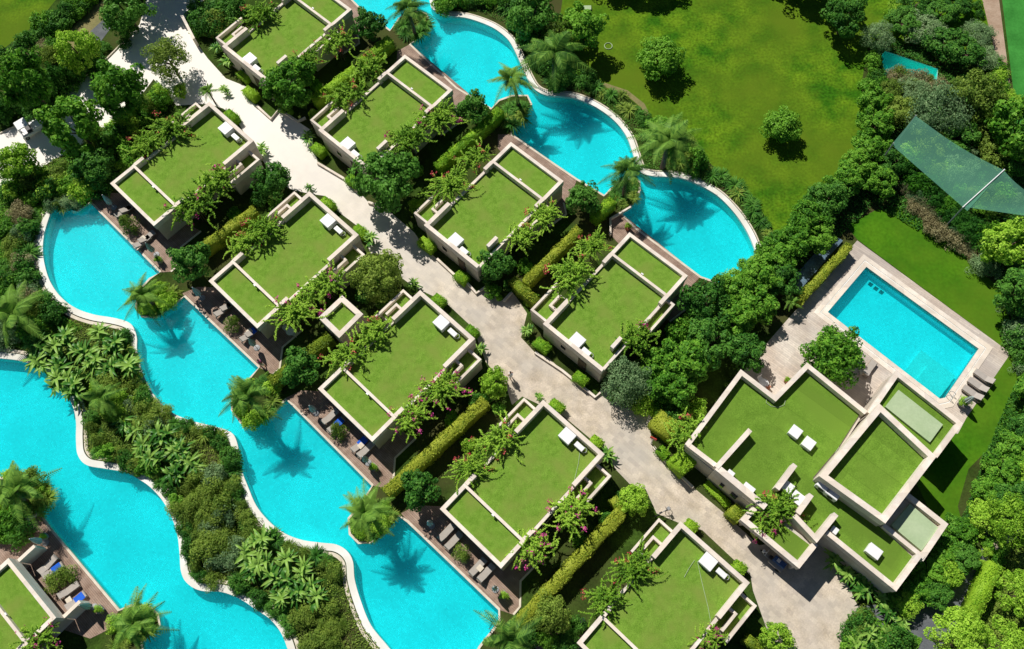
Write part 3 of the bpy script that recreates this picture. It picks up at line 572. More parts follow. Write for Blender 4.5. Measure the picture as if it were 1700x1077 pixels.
# rooftop boxes
def rbox(x,y,sx,sy,h,zb,label,ang=-AL,duct=False,cat='rooftop unit'):
    p=W(x,y,zb+h); o=thing('rooftop_unit',label,cat,(p.x,p.y,zb),ang,'white rooftop units')
    MB().bevbox(-sx/2,sx/2,-sy/2,sy/2,0,h-.04,.0).build('housing','white',o); MB().bevbox(-sx/2-.03,sx/2+.03,-sy/2-.03,sy/2+.03,h-.04,h,.02).build('lid','white',o)
    if duct: 
        d=MB(); d.torus((sx/2+.12,-sy*.1,.15),.22,.035,'z',16,5); d.build('hose','grey',o)
    for k in range(3): pass
    return o
for k,_,n in LEFT+RIGHT+[('R0',0,NM['R0'])]:
    m=1 if k[0]=='V' else -1; zb=2.55
    if m==1: a=toloc('V4',733,534,3.3); b=toloc('V4',751,551,3.1)
    else: a=toloc('R2',756,398,3.3); b=toloc('R2',770,415,3.1)
    for (q,sx,sy,h,l,d) in ((a,1.15,1.15,.75,'large square white box unit on the roof of the ',False),(b,.85,.4,.5,'small oblong white box unit on the roof of the ',True)):
        p=LW(k,*q,zb); o=thing('rooftop_unit',l+n,'rooftop unit',p,-AL,'white boxes on the villa roofs')
        MB().box(-sx/2,sx/2,-sy/2,sy/2,.06,h-.04).build('housing','white',o); MB().bevbox(-sx/2-.03,sx/2+.03,-sy/2-.03,sy/2+.03,h-.04,h,.015).build('lid','white',o)
        if d: MB().torus((sx/2+.05,sy*.2,.2),.24,.03,'z',18,5).build('hose','grey',o)
        f=MB(); [f.box(i*sx*.35-.05,i*sx*.35+.05,-sy/2,sy/2,0,.06) for i in (-1,1)]; f.build('feet','dark',o)
# kiosk
o=thing('kiosk','small square cream kiosk with a turf roof between two left row villas','kiosk',W(565,525)); c=[(568,490),(603,521),(563,561),(528,527)]
q=px(c,3.0); r_=ring(q,-.0); ctr=Vector((sum(p[0] for p in q)/4,sum(p[1] for p in q)/4))
inn=[tuple(ctr+(Vector(p)-ctr)*.68) for p in q]; bd=[tuple(ctr+(Vector(p)-ctr)*.97) for p in q]
MB().prism(bd,0,2.3).world('wall','wall',o); ringbox(MB(),q,inn,2.25,3.0).world('parapet','stone',o); MB().prism([tuple(ctr+(Vector(p)-ctr)*.7) for p in q],2.3,2.6).world('roof_turf','turf',o)
# ================================================================ CLUBHOUSE
ch=thing('clubhouse','large clubhouse with stepped turf roofs and cream parapets beside the rectangular pool','clubhouse',W(1380,800)); ZP=3.7
main=[(1229.7,612.7),(1286.4,655.9),(1340,601.5),(1440,682),(1400,745),(1362,790),(1469,868),(1530.7,923.8),(1487.8,981.7),(1370,886),(1389,855),(1357,899),(1314,856),(1265,849.6),(1186.8,779),(1139.5,740)]
mp=px(main,ZP)
def shrink(pl,d): 
    n=len(pl); a=sum(pl[i][0]*pl[(i+1)%n][1]-pl[(i+1)%n][0]*pl[i][1] for i in range(n)); s=1 if a>0 else -1; out=[]
    for i in range(n):
        A,B,E=[Vector(pl[(i+k)%n]) for k in (-1,0,1)]; t1=(B-A).normalized(); t2=(E-B).normalized(); n1=Vector((-t1.y,t1.x))*s; n2=Vector((-t2.y,t2.x))*s; m=n1+n2; m=m/max(.5,m.dot(n1)); out.append(tuple(B+m*d))
    return out
MB().prism(shrink(mp,.03),0,2.85).world('wall','wall',ch)
MB().prism(shrink(mp,.3),2.85,3.0).world('roof_turf','turfclub',ch)
pr=MB()
def runin(mb,pts,th,z0,z1):
    """parapet whose outer top edge follows the pixel run; body goes to the right-hand... inner side chosen by th sign"""
    q=px(pts,z1); n=len(q); inner=[]
    for i in range(n):
        a=Vector(q[max(0,i-1)]); b=Vector(q[i]); e=Vector(q[min(n-1,i+1)])
        t1=(b-a).normalized() if i else (e-b).normalized(); t2=(e-b).normalized() if i<n-1 else t1
        n1=Vector((-t1.y,t1.x)); n2=Vector((-t2.y,t2.x)); m_=n1+n2; m_=m_/max(.4,m_.dot(n1)); inner.append(tuple(b+m_*th))
    for i in range(n-1): mb.prism([q[i],q[i+1],inner[i+1],inner[i]],z0,z1)
    return mb
runin(pr,[(1137,737),(1229.7,612.7),(1286.4,655.9),(1340,601.5),(1440,682)],-.42,2.8,ZP)
pr.world('parapet','stone',ch); pr=MB(); runin(pr,[(1200,786),(1139.5,740)],-.4,2.9,ZP-.02); pr.world('parapet','stone',ch); pr=MB()
runin(pr,[(1530.7,923.8),(1487.8,981.7),(1370,886)],-.4,2.8,ZP)
pr.world('parapet','stone',ch)
t=MB(); runin(t,[(1268,846),(1186.8,779)],-.55,0,ZP+.35); t.world('tall_parapet','stone',ch)
# free standing roof walls
fw=MB(); pwall(fw,[(1243,716),(1192,773)],.42,3.0,4.1); fw.world('roof_wall','stone',ch)
fw=MB(); pwall(fw,[(1318,774),(1292.5,808)],.42,3.0,4.2); fw.world('roof_wall','stone',ch)
fw=MB(); pwall(fw,[(1345,824),(1327,849)],.42,3.0,4.2); fw.world('roof_wall','stone',ch)
fw=MB(); runin(fw,[(1316,858),(1356,901),(1392,856)],.42,2.4,4.1); fw.world('roof_wall','stone',ch)
# upper block
up=[(1460,669.8),(1554.5,757.8),(1469.8,868.9),(1360,790)]; uq=px(up,5.0)
MB().prism(shrink(uq,.03),0,4.1).world('upper_wall','wall',ch); ringbox(MB(),uq,shrink(uq,.5),3.9,5.0).world('upper_parapet','stone',ch); MB().prism(shrink(uq,.45),4.1,4.2).world('upper_turf','turfclub',ch)
# north-east low roof with the felt platform
ne=[(1488,614.6),(1599,702),(1556,762),(1460,682),(1440,682)]; nq=px(ne,3.4)
MB().prism(shrink(nq,.03),0,2.85).world('wing_wall','wall',ch); MB().prism(shrink(nq,.3),2.85,2.95).world('wing_turf','turfclub',ch)
pr=MB(); runin(pr,[(1440,684),(1488,614.6),(1599,702),(1556,760)],-.42,2.8,3.4); pr.world('wing_parapet','stone',ch)
MB().prism(px([(1492,647),(1565.5,704.5),(1544,734),(1470,675)],3.2),2.95,3.2).world('felt_platform','felt',ch)
# south-east block
se=[(1500,815),(1518.7,826),(1574.6,869.8),(1532.7,931.7),(1466,875)]; sq=px(se,3.4)
MB().prism(shrink(sq,.03),0,2.9).world('wing_wall','wall',ch); pr=MB(); runin(pr,[(1505,815),(1574.6,869.8),(1532.7,931.7)],-.45,2.8,3.4); runin(pr,[(1530,924),(1468,872)],.0,2.8,3.4) if False else None
pwall(pr,[(1531,923),(1470,874)],.36,2.8,3.45); pr.world('wing_parapet','stone',ch)
MB().prism(px([(1511,836),(1558,876),(1530,914),(1480,872)],3.25),2.9,3.25).world('felt_platform','felt',ch)
# carport
cp=[(1229,862.6),(1250,840),(1300,860),(1360,906),(1327,944)]; cq=px(cp,3.4)
MB().prism(shrink(cq,.05),2.6,2.85).world('carport_slab','wall',ch); MB().prism(shrink(cq,.3),2.85,2.92).world('carport_turf','turfclub',ch)
pr=MB(); runin(pr,[(1250,840),(1229,862.6),(1327,944),(1358,905)],.45,2.55,3.4); pr.world('carport_parapet','stone',ch)
cw=MB(); 
for (x,y) in ((1240,862),(1325,936)): p=W(x,y,2.5); cw.box(p.x-.15,p.x+.15,p.y-.15,p.y+.15,0,2.6)
cw.world('carport_column','stone',ch)
for a_,b_ in (((1198,800),(1204,805)),((1216,815),(1226,823))):
    p=W(*a_,2.2); q=W(*b_,2.2); mb=MB(); t=(q-p).normalized(); nn=Vector((-t.y,t.x,0)); 
    mb.prism([tuple((p+nn*.15)[:2]),tuple((q+nn*.15)[:2]),tuple((q-nn*.3)[:2]),tuple((p-nn*.3)[:2])],1.7,2.2); mb.world('window','glass',ch)
CB=[(1321,716.4,.9,.9,.55,'white box unit near the middle of the clubhouse turf roof, left of two'),(1343,735.5,.9,.9,.55,'white box unit near the middle of the clubhouse turf roof, right of two'),(1212.9,786,.55,.5,.5,'small white box in the west corner of the clubhouse roof'),(1242,812,.95,.8,.6,'white box on the clubhouse roof beside the road side parapet'),(1308,808,.85,.8,.7,'white box against the short wall beside the clubhouse bougainvillea'),(1324,826,.9,.9,.75,'white box touching the end of the lower short roof wall'),(1386,880,.5,.5,.5,'small white box beside the angled roof wall above the carport'),(1451.8,914.8,1.1,.85,.6,'lone white box on the southern wing of the clubhouse roof')]
for x,y,sx,sy,h,l in CB: rbox(x,y,sx,sy,h,3.0,l,-.70)
for (x,y,l) in ((1369,806,'white air conditioner beside the upper block, nearer its corner'),(1384,819,'white air conditioner with a dark fan grille beside the upper block wall')):
    p=W(x,y,4.0); o=thing('air_conditioner',l,'air conditioner',(p.x,p.y,3.0),-.70,'air conditioners at the upper block'); MB().bevbox(-.55,.55,-.3,.3,.1,.85,.04).build('housing','white',o)
    g=MB(); g.lathe([(.26,0),(.26,.03)],n=18); gg=g.build('fan_grille','dark',o,(0,-.3,.48)); gg.rotation_euler=(R(90),0,0); f=MB(); f.box(-.4,-.3,-.3,.3,0,.1); f.box(.3,.4,-.3,.3,0,.1); f.build('feet','dark',o)
# ================================================================ PLANTING
# trees (crown centre and radius as photographed)
TR=[('light0',126,82,34,'round light green tree alone above the top left hedge'),('broad0',42,135,44,'large green tree at the left edge above the service cart'),
('ball0',279,97,37,'clipped olive green ball tree at the mouth of the white path'),('broad1',197,148,49,'large green tree between the ball tree and the cart'),
('broad2',120,205,50,'large dark green tree right of the parked cart'),('light1',28,266,37,'bright green tree at the left edge below the cart'),
('dark0',205,12,42,'dark green tree at the top edge left of the white path'),('light2',299,150,14,'small light sapling in the shade of the ball tree'),
('dark1',158,278,34,'dark shrubby tree above the topmost villa of the left row'),('broad0',482,140,46,'green tree over the south corner of the topmost right row villa'),
('citrus0',612,43,29,'dark citrus tree at the corner of the topmost right row deck'),('citrus0',786,181,29,'dark citrus tree at the south corner of the second right row deck'),
('citrus0',968,330,30,'dark citrus tree at the south corner of the third right row deck'),('dark2',640,298,54,'big dark tree leaning over the path by the second right row villa'),
('dark0',452,300,32,'round dark tree at the path end of the topmost left row villa'),('olive0',627,457,46,'olive tinted tree between the kiosk and the path'),
('citrus0',318,437,36,'dark citrus tree on the deck corner of the topmost left row villa'),('citrus0',500,610,34,'round dark citrus tree below the square kiosk'),
('citrus0',697,811,34,'round green citrus tree between the third and fourth left row decks'),('ball0',915,1018,35,'round olive green tree at the hedge end near the bottom edge'),
('light0',820,637,26,'small yellow green tree at the path end of the longest hedge'),('light1',1050,829,29,'small yellow green tree by the parked bicycle'),
('dark1',822,440,31,'dark green tree at the path corner of the third right row villa'),('grey0',1040,632,42,'blue green tree at the path corner of the last right row villa'),
('dark2',1175,500,43,'dark tree at the south corner of the upper pool'),('dense0',1385,588,50,'wide round tree shading the rectangular pool deck'),
('dense0',1095,95,38,'lone tree in the upper half of the big lawn'),('dense0',1298,208,32,'lone round tree in the lower half of the big lawn'),
('light2',1290,1058,30,'bright small tree at the bottom edge below the carport'),('dark1',1238,585,36,'dark leafy tree beside the clubhouse notch'),
('dark0',885,18,44,'dark tree in the group left of the big lawn'),('broad1',965,45,42,'broad tree at the left edge of the big lawn'),('olive0',930,60,34,'olive green tree between two broad trees by the big lawn'),
('grey0',1458,60,28,'grey green tree at the top right of the big lawn'),('dark2',1405,25,36,'dark tree casting shade on the top right lawn corner'),
('broad2',1700,205,60,'large green tree at the right edge above the shade net'),('light2',1680,402,50,'big bright green tree below the shade net'),
('dark1',1695,480,44,'dark tree at the right edge below the big bright one'),('grey0',1560,185,52,'grey green tree above the shade net tip'),('olive0',1620,160,50,'olive brown tree right of the small green pool'),
('pine0',1685,860,46,'bright pine at the right edge above the leaning rock'),('pine0',1690,985,44,'bright pine at the right edge below the leaning rock'),('pine0',1590,1062,54,'wide bright pine crown at the bottom right edge'),('pine0',1670,1070,48,'bright pine in the bottom right corner')]
for k,(key,x,y,r_,l) in enumerate(TR): tree(key,x,y,r_,l,hs=1.3 if l.startswith('round light green tree alone') else 1.5 if l.startswith('large green tree at the left edge') else 1.25 if l.startswith(('large green tree between','large dark green')) else .9 if 'lone' in l else 1)
for i,(key,x,y,r_,l) in enumerate([('dark1',215,-75,46,'tall tree beyond the top edge shading the road, left of two'),('broad0',262,-62,46,'tall tree beyond the top edge shading the road, right of two'),('dark0',1005,-88,40,'tall tree beyond the top edge shading the lawn hatch'),('broad2',1062,-80,44,'tall tree beyond the top edge shading the upper middle lawn'),('dark2',1090,-92,40,'taller tree beyond the top edge right of the upper middle lawn shade'),('broad1',1262,-95,40,'tree beyond the top edge at the right part of the big lawn'),('dark0',1325,-85,46,'tall tree beyond the top edge, left of the lawn corner tree'),('dark1',1372,-62,46,'tall tree beyond the top edge, right above the lawn corner tree')]):
    tree(key,x,y,r_,l,hs=1.1)
belt([(0,196),(60,168),(120,130),(165,98)],12,10,['sh_dark0','sh_dark1'],17,'along the upper kerb of the service road','along the upper kerb of the service road',flat=1.8)
# hedgerow trees in a band
BAND=sorted([(1115,640,40),(1140,595,46),(1180,565,44),(1100,610,34),(1215,530,40),(1225,480,36),(1255,505,36),(1262,455,36),(1290,425,34),(1300,465,30),(1318,395,34),(1345,360,34),(1360,395,28),(1375,330,34),(1400,300,32),(1425,275,30),(1445,245,32),(1455,205,30),(1450,165,28),(1462,300,28),(1480,270,26)],key=lambda q:q[0]-q[1])
for k,(x,y,r_) in enumerate(BAND): tree(['broad0','broad2','broad1','dark0','broad1'][k%5],x,y,r_*1.05,ORD[k+1]+' leafy tree up the hedgerow below the big lawn, counted from the path',group='trees of the hedgerow below the big lawn',hs=.85)
BR=sorted([(1719,650,34),(1714,710,32),(1692,745,34),(1669,780,34),(1714,785,34),(1644,815,30),(1679,830,34),(1636,860,30),(1590,885,30),(1565,915,28),(1600,925,26),(1575,950,28),(1545,945,30),(1530,975,28),(1555,985,26),(1505,1000,24)],key=lambda q:q[1]-q[0]*.5)
for k,(x,y,r_) in enumerate(BR): tree(['broad1','dark1','broad0','light1'][k%4],x,y,r_*1.1,ORD[k+1]+' tree down the thicket right of the clubhouse, counted from the top',group='trees of the thicket right of the clubhouse',hs=.7)
TOPR=[(1500,50,30),(1535,60,34),(1570,85,34),(1605,100,30),(1625,70,26),(1560,35,30),(1590,20,26),(1640,110,24),(1520,20,26)]
for k,(x,y,r_) in enumerate(TOPR): tree(['dark0','grey0','dark2'][k%3],x,y-14,r_*1.05,ORD[sorted(TOPR).index((x,y,r_))+1]+' tree from the left in the thicket behind the small green pool',group='trees of the thicket behind the small green pool',hs=.55)
MR=[(1500,185,30),(1515,150,26),(1545,235,30),(1590,225,34),(1640,215,30),(1600,265,26),(1655,255,30),(1690,270,28),(1480,150,22),(1590,190,30)]
for k,(x,y,r_) in enumerate(MR): tree(['olive0','grey0','olive0','dark1'][k%4],x,y,r_*1.1,ORD[sorted(MR).index((x,y,r_))+1]+' dusty tree from the left in the grove around the shade net',group='olive trees of the grove above the shade net',hs=.75)
for q_,(x,y) in enumerate(((1623,8),(1627,24),(1632,48),(1636,62))): shrub('sh_dark0',x,y,8,['topmost','second','third','lowest'][q_]+' small clipped ball bush along the gravel strip beside the sports field','ball bushes along the gravel strip')
# palms
palm(676,14,4.8,'tall palm on the planted island at the top edge of the upper pool',0,1.0,(690,60))
palm(849,130,4.8,'palm on the planted island between the first and second bends of the upper pool',0,.95,(861,177))
palm(1041,283,4.8,'palm on the planted island nearest the last right row villa',0,1.0,(1035,326))
palm(921,88,5.0,'large palm between the upper pool and the group of lawn trees',4,1.45)
palm(1111,232,5.0,'large palm on the bank between the upper pool and the big lawn',0,1.35,hs=.9)
palm(236,490,3.6,'palm with drooping skirt on the island of the topmost left row pool bay',1,.95,(258,507))
palm(410,655,4.9,'tall palm on the planted island in the middle of the wavy pool',0,1.02,(434,684))
palm(606,850,4.8,'tall palm on the planted island nearest the fourth left row deck',0,.98,(624,866))
palm(28,812,4.2,'palm on the planted island at the left edge of the lower pool',1,1.15,(50,835))
palm(222,1035,3.8,'palm on the planted island by the corner villa at the bottom left',1,1.0,(236,1040))
palm(20,520,3.0,'broad palm in the planting at the left edge between two pools',1,1.3)
palm(845,1062,3.4,'palm at the bottom edge beside the pool steps',0,1.1)
palm(165,660,2.6,'small palm in the planted strip beside the lower pool bend',0,.85)
palm(345,150,2.2,'tiny young palm at the path corner of the topmost left row villa',0,.45)
palm(1315,500,1.6,'young yellow green palm at the hedge end beside the rectangular pool deck',0,.38)
# bougainvilleas on roof edges
BO=[('V2',[(285,212,32),(243,238,28)],[(362,302,34),(322,340,36)]),('V3',[(437,382,32),(400,405,26)],[(540,472,34),(492,515,36)]),('V4',[(622,552,32),(575,590,32)],[(733,645,34),(683,690,32)]),('V5',[(830,728,34),(783,775,30)],[(952,848,36),(888,912,36)]),('V6',[(1053,945,34),(1005,995,32)],[(1180,1062,28)])]
for ki,(k,a,b) in enumerate(BO):
    for i,(x,y,r_) in enumerate(a): boug(x,y,r_,'bougainvillea on the upper left roof edge of the '+NM[k]+', '+('nearer the path' if i==0 else 'nearer the pool'),2.4,'fl_red',ki+i)
    for i,(x,y,r_) in enumerate(b): boug(x,y,r_,'pink bougainvillea at the lower right roof edge, '+NM[k]+', '+('nearer the path' if i==0 else 'nearer the pool'),2.2,'fl_few' if k in ('V2','V3') else 'fl_pink',ki+i+2)
BO=[('R0',[(432,22,28)],[(560,66,28),(508,95,22)]),('R1',[(615,110,30),(578,155,30)],[(728,195,32),(680,230,34)]),('R2',[(790,258,26),(748,305,32)],[(905,355,28),(868,392,28)]),('R3',[(985,405,26),(950,455,38)],[(1060,562,34)])]
for ki,(k,a,b) in enumerate(BO):
    for i,(x,y,r_) in enumerate(a): boug(x,y,r_,'bougainvillea on the upper left roof edge of the '+NM[k]+', '+('nearer the pool' if i==0 else 'nearer the path'),2.4,'fl_red',ki+i+1)
    for i,(x,y,r_) in enumerate(b): boug(x,y,r_,'red bougainvillea at the lower right roof edge, '+NM[k]+', '+('nearer the pool' if i==0 else 'nearer the path'),2.2,'fl_few' if ki%2 else 'fl_red',ki+i+3)
boug(60,1062,32,'bougainvillea on the roof edge of the bottom left corner villa',2.2,'fl_pink',1)
boug(1143,716,34,'bougainvillea at the west corner of the clubhouse',2.4,'fl_red',2)
boug(1296,842,36,'large bougainvillea over the clubhouse carport, nearer the roof boxes',2.9,'fl_red',0); boug(1283,868,26,'smaller bougainvillea over the clubhouse carport, nearer the path',2.6,'fl_pink',3)
# long hedges between gardens
HG=[((423,346),(328,414),1.2,'long clipped hedge between the first and second left row gardens','lv_hedgey'),((548,556),(448,634),1.3,'long clipped hedge between the second and third left row gardens','lv_hedgey'),((806,663),(640,818),1.3,'long clipped hedge between the third and fourth left row gardens','lv_hedgey'),((1032,848),(842,1055),1.35,'long clipped hedge between the fourth and fifth left row gardens','lv_hedgey'),
((962,378),(872,468),1.1,'long clipped hedge above the last right row villa','lv_hedgey'),((1018,330),(985,358),1.2,'short clipped hedge block at the pool end above the last right row villa','lv_hedge'),((832,180),(725,275),1.2,'long clipped hedge between the second and third right row gardens','lv_hedge'),((648,62),(600,100),1.3,'clipped hedge behind the top planted pool island','lv_hedge'),((590,110),(520,165),1.2,'shaded hedge between the first and second right row gardens','lv_hedge'),
((850,462),(890,500),1.1,'short yellow hedge running down to the path beside the last right row villa','lv_hedgey'),((1018,825),(1034,850),1.0,'short yellow hedge stub beside the small tree by the bicycle','lv_hedgey'),((1240,1057),(1265,1082),1.0,'short yellow hedge at the bottom edge below the bottom left row villa','lv_hedgey'),
((1412,405),(1325,500),1.0,'low hedge behind the rectangular pool deck','lv_hedgey'),((1655,935),(1612,1030),1.4,'thick ivy green hedge beside the shaded service road','lv_hedge'),((400,112),(440,135),.01,'','')]
for a,b,wd,l,m in HG[:-1]: hedge(a,b,wd*.84,1.7 if wd>1.05 else 1.3,l,m,group='clipped garden hedges')
# box hedges along the path, one label each
BX=[(383,190,14,'V2',0),(543,336,15,'V3',0),(598,382,15,'V3',1),(728,497,14,'V4',0),(783,549,14,'V4',1),(924,673,16,'V5',0),(990,733,14,'V5',1),(1148,873,15,'V6',0),(1228,942,16,'V6',1),(404,122,12,'R0',0),(415,152,15,'R0',1),(528,246,14,'R1',0),(585,298,14,'R1',1),(708,404,18,'R2',0),(766,458,14,'R2',1),(900,572,18,'R3',0),(964,627,16,'R3',1)]
for x,y,r_,k,i in BX:
    h=1.0; c=W(x,y,h); dx,dy=math.cos(-.71),math.sin(-.71); L=r_*.062; a_=(x-r_*.62,y-r_*.5); b_=(x+r_*.62,y+r_*.5)
    hedge(a_,b_,1.0,h,'box hedge by the path wall of the '+NM[k]+', '+('upper' if i==0 else 'lower')+' of two','lv_hedge',90,.11,'box hedge blocks along the path',name='box_hedge')
hedge((1122,752),(1146,778),1.9,1.9,'large square clipped hedge block at the clubhouse path corner','lv_hedge',80,.12,name='box_hedge')
hedge((1088,690),(1125,722),1.8,1.6,'broad rounded hedge above the large square block by the clubhouse','lv_hedgey',80,.12,name='box_hedge')
hedge((1094,742),(1108,758),.9,.9,'low dark hedge strip between the sign and the square block','lv_hedge',80,.12,name='box_hedge')
hedge((1214,842),(1232,860),1.3,1.6,'clipped hedge block beside the clubhouse carport','lv_hedgey',80,.12,name='box_hedge')
hedge((1172,800),(1210,840),.7,.5,'low dark hedge strip under the clubhouse path wall','lv_hedge',70,.12,name='hedge')
# deck shrubs (rounded, between the lounger pairs)
for k,x,y,r_ in (('V2',217,376,17),('V3',386,540,15),('V4',563,718,16),('V5',767,918,16)): shrub('sh_olive0',x,y,r_,'rounded grey green bush between loungers on the deck of the '+NM[k],None,flat=1.3)
shrub('sh_olive1',92,968,18,'dark clipped bush on the corner villa deck, nearer the villa'); shrub('sh_olive0',112,955,18,'dark clipped bush on the corner villa deck, nearer the pool')
# banana clumps
def rank(pts,i):
    q=sorted(range(len(pts)),key=lambda k:pts[k][0]); return ORD[q.index(i)+1]+' from the left: '
def bananas(pts, label, group, r0=26):
    for i,(x,y) in enumerate(pts): 
        o=tree('banana%d'%(i%3),x,y,r0*random.uniform(.85,1.15),rank(pts,i)+label,'banana plant','banana_plant',group)
bananas([(62,572),(88,585),(112,568),(140,585),(168,560),(190,580),(100,610),(125,622),(155,608),(182,610),(90,640),(125,650),(60,598),(205,600)],'banana plant in the big clump between the two left pools','banana plants of the upper clump between the pools',25)
bananas([(228,712),(250,735),(275,720),(285,750),(262,760),(300,742),(315,765),(240,755),(292,780),(205,695)],'banana plant in the middle clump of the strip between the pools','banana plants of the middle clump between the pools',24)
bananas([(410,920),(440,930),(425,950),(455,960),(470,940),(485,965),(500,950),(460,985),(490,990),(515,975),(520,1000),(430,905)],'banana plant in the lower clump of the strip between the pools','banana plants of the lower clump between the pools',26)
bananas([(1385,925),(1400,945),(1420,962),(1440,980),(1462,1000),(1480,1015),(1500,1025),(1450,960)],'banana plant under the south wall of the clubhouse','banana plants under the clubhouse south wall',22)
bananas([(1450,1060),(1430,1045),(1480,1050),(1420,1070)],'banana plant in the bed at the bottom edge below the clubhouse','banana plants in the bed at the bottom edge',24)
for x,y,r_,l in ((435,245,14,'path end of the topmost left row villa, lower side'),(375,150,12,'path end of the topmost left row villa, upper side'),(375,100,18,'path wall of the topmost right row villa'),(362,78,14,'west corner of the topmost right row villa'),(515,310,9,'path gap above the second left row villa'),(612,400,17,'lower path corner of the second left row villa'),(690,473,13,'upper path corner of the third left row villa'),(800,578,17,'lower path corner of the third left row villa'),(893,655,10,'upper path corner of the fourth left row villa'),(1013,757,17,'lower path corner of the fourth left row villa'),(512,225,15,'upper path corner of the second right row villa'),(608,255,14,'roof end of the second right row villa'),(795,420,14,'roof end of the third right row villa'),(880,545,15,'upper path corner of the last right row villa'),(1005,600,20,'path end of the last right row villa')):
    tree('banana%d'%random.randrange(3),x,y,r_,'banana plant at the '+l,'banana plant','banana_plant')
# belts
belt([(1060,290),(1105,302),(1150,315)],0,1,['cycad0'],1,'','') if False else None
UB=[(745,-6),(795,-2),(845,20),(882,54),(900,96),(912,122),(930,134),(982,138),(1022,158),(1065,190),(1092,232),(1110,262)]
belt(UB,34,16,['cycad0','cycad0','cycad1','sh_dark0'],15,'along the bank of the upper pool and lawn','along the bank of the upper pool')
belt([(1120,272),(1165,282),(1205,298),(1238,328),(1262,360),(1278,392),(1288,425)],20,9,['cycad0','cycad0','cycad1'],15,'along the last bend of the upper pool','at the last bend of the upper pool')
belt([(1085,215),(1115,215),(1145,245),(1165,270)],18,40,['sh_dark0','sh_mid1','sh_olive0'],17,'around the large palm between pool and big lawn','around the large palm on the bank')
belt([(850,10),(880,45),(905,70),(930,110),(950,130)],16,40,['sh_dark0','sh_mid0','sh_dark1'],18,'under the group of trees left of the big lawn','under the trees left of the big lawn')
belt([(730,5),(790,-5),(850,5)],12,14,['sh_dark0','sh_mid0'],15,'at the top edge above the upper pool','at the top edge above the upper pool')
# islands
for pts,l in (([(668,40),(685,25),(705,32),(700,52),(685,62)],'top'),([(840,185),(855,170),(872,178),(862,195),(845,205)],'second'),([(1020,320),(1035,305),(1055,305),(1050,328),(1035,342)],'third')):
    belt(pts+pts[:1],11,10,['cycad0','cycad1'],13,'on the '+l+' planted island of the upper pool','on the '+l+' island of the upper pool')
for pts,l in (([(238,490),(235,510),(255,518),(275,505),(290,490),(265,478)],'first'),([(405,640),(395,660),(400,690),(425,695),(450,675),(462,655),(440,640)],'second'),([(600,850),(592,880),(612,892),(632,878),(650,850),(625,838)],'third')):
    belt(pts+pts[:1],17,10,['cycad0','cycad1','sh_light1'],14,'on the '+l+' planted island of the wavy pool','on the '+l+' island of the wavy pool')
belt([(10,790),(50,800),(75,812),(70,835),(40,850),(10,850),(0,820)],17,14,['sh_light0','cycad1','sh_olive0','grass0'],18,'on the planted island at the left edge','on the island at the left edge')
belt([(195,1040),(225,1015),(250,1020),(250,1045),(215,1060),(180,1070)],14,12,['sh_light0','cycad1','grass0'],15,'on the planted island by the corner villa','on the island by the corner villa')
belt([(-5,880),(20,880),(40,862)],8,30,['sh_dark0','sh_mid0'],18,'above the corner villa roof','above the corner villa')
# strip between the two left pools
MID=[(150,640),(170,690),(200,680),(250,700),(320,720),(350,790),(380,860),(430,890),(520,930),(560,990),(580,1070)]
belt([(50,350),(42,400),(44,450),(66,500),(95,530)],22,16,['cycad0','sh_dark0','sh_dark1','cycad0'],16,'along the outer side of the topmost pool bay','outside the topmost pool bay')
belt([(25,350),(25,420),(30,470),(60,520)],16,36,['sh_grey0','sh_olive1','sh_dry0','sh_mid0'],18,'in the wild bed at the left edge','in the wild bed at the left edge')
belt([(5,440),(10,500),(20,550),(0,580)],12,24,['sh_grey0','sh_mid0','sh_dark0'],20,'beside the broad palm at the left edge','beside the broad palm at the left edge')
belt([(40,545),(70,555)],5,20,['sh_dark1','sh_mid0'],18,'behind the big banana clump','behind the big banana clump')
belt([(205,545),(212,580),(215,620),(235,655),(270,690),(320,712),(370,728),(385,770),(398,820)],30,14,['cycad0','sh_dark0','cycad1','sh_olive0'],13,'on the upper side of the planted strip','along the upper side of the strip')
belt([(150,680),(155,720),(165,752),(215,765),(260,790),(290,830),(312,880),(318,930),(340,960)],30,14,['cycad0','sh_dark0','sh_olive0','sh_mid1'],13,'on the lower side of the planted strip','along the lower side of the strip')
belt([(165,640),(190,665),(200,700)],13,34,['sh_olive0','sh_olive1','sh_light0'],18,'between the two upper banana clumps','between the upper banana clumps')
belt([(210,680),(255,700),(230,730)],8,20,['sh_grey0','sh_olive1'],18,'beside the middle banana clump','beside the middle banana clump')
belt([(310,790),(345,820),(350,870),(375,890),(350,930),(385,950)],30,60,['sh_grey0','sh_grey1','sh_olive1','grass0','sh_olive0'],19,'between the middle and lower banana clumps','between the middle and lower banana clumps')
belt([(370,780),(390,840),(425,880),(470,905),(530,925),(560,960)],26,18,['cycad0','sh_olive0','grass0','sh_olive1'],14,'along the upper edge above the lower banana clump','above the lower banana clump')
belt([(490,1020),(540,1010),(575,1040),(520,1060),(560,1075),(500,1075)],34,30,['grass0','sh_olive0','sh_olive1','grass0'],15,'in the grassy bed between the pools','in the grassy bed at the bottom edge')
belt([(385,960),(410,980),(440,1000),(470,1020),(485,1050)],14,10,['sh_dark0','cycad0'],12,'along the lower rim below the lower banana clump','below the lower banana clump')
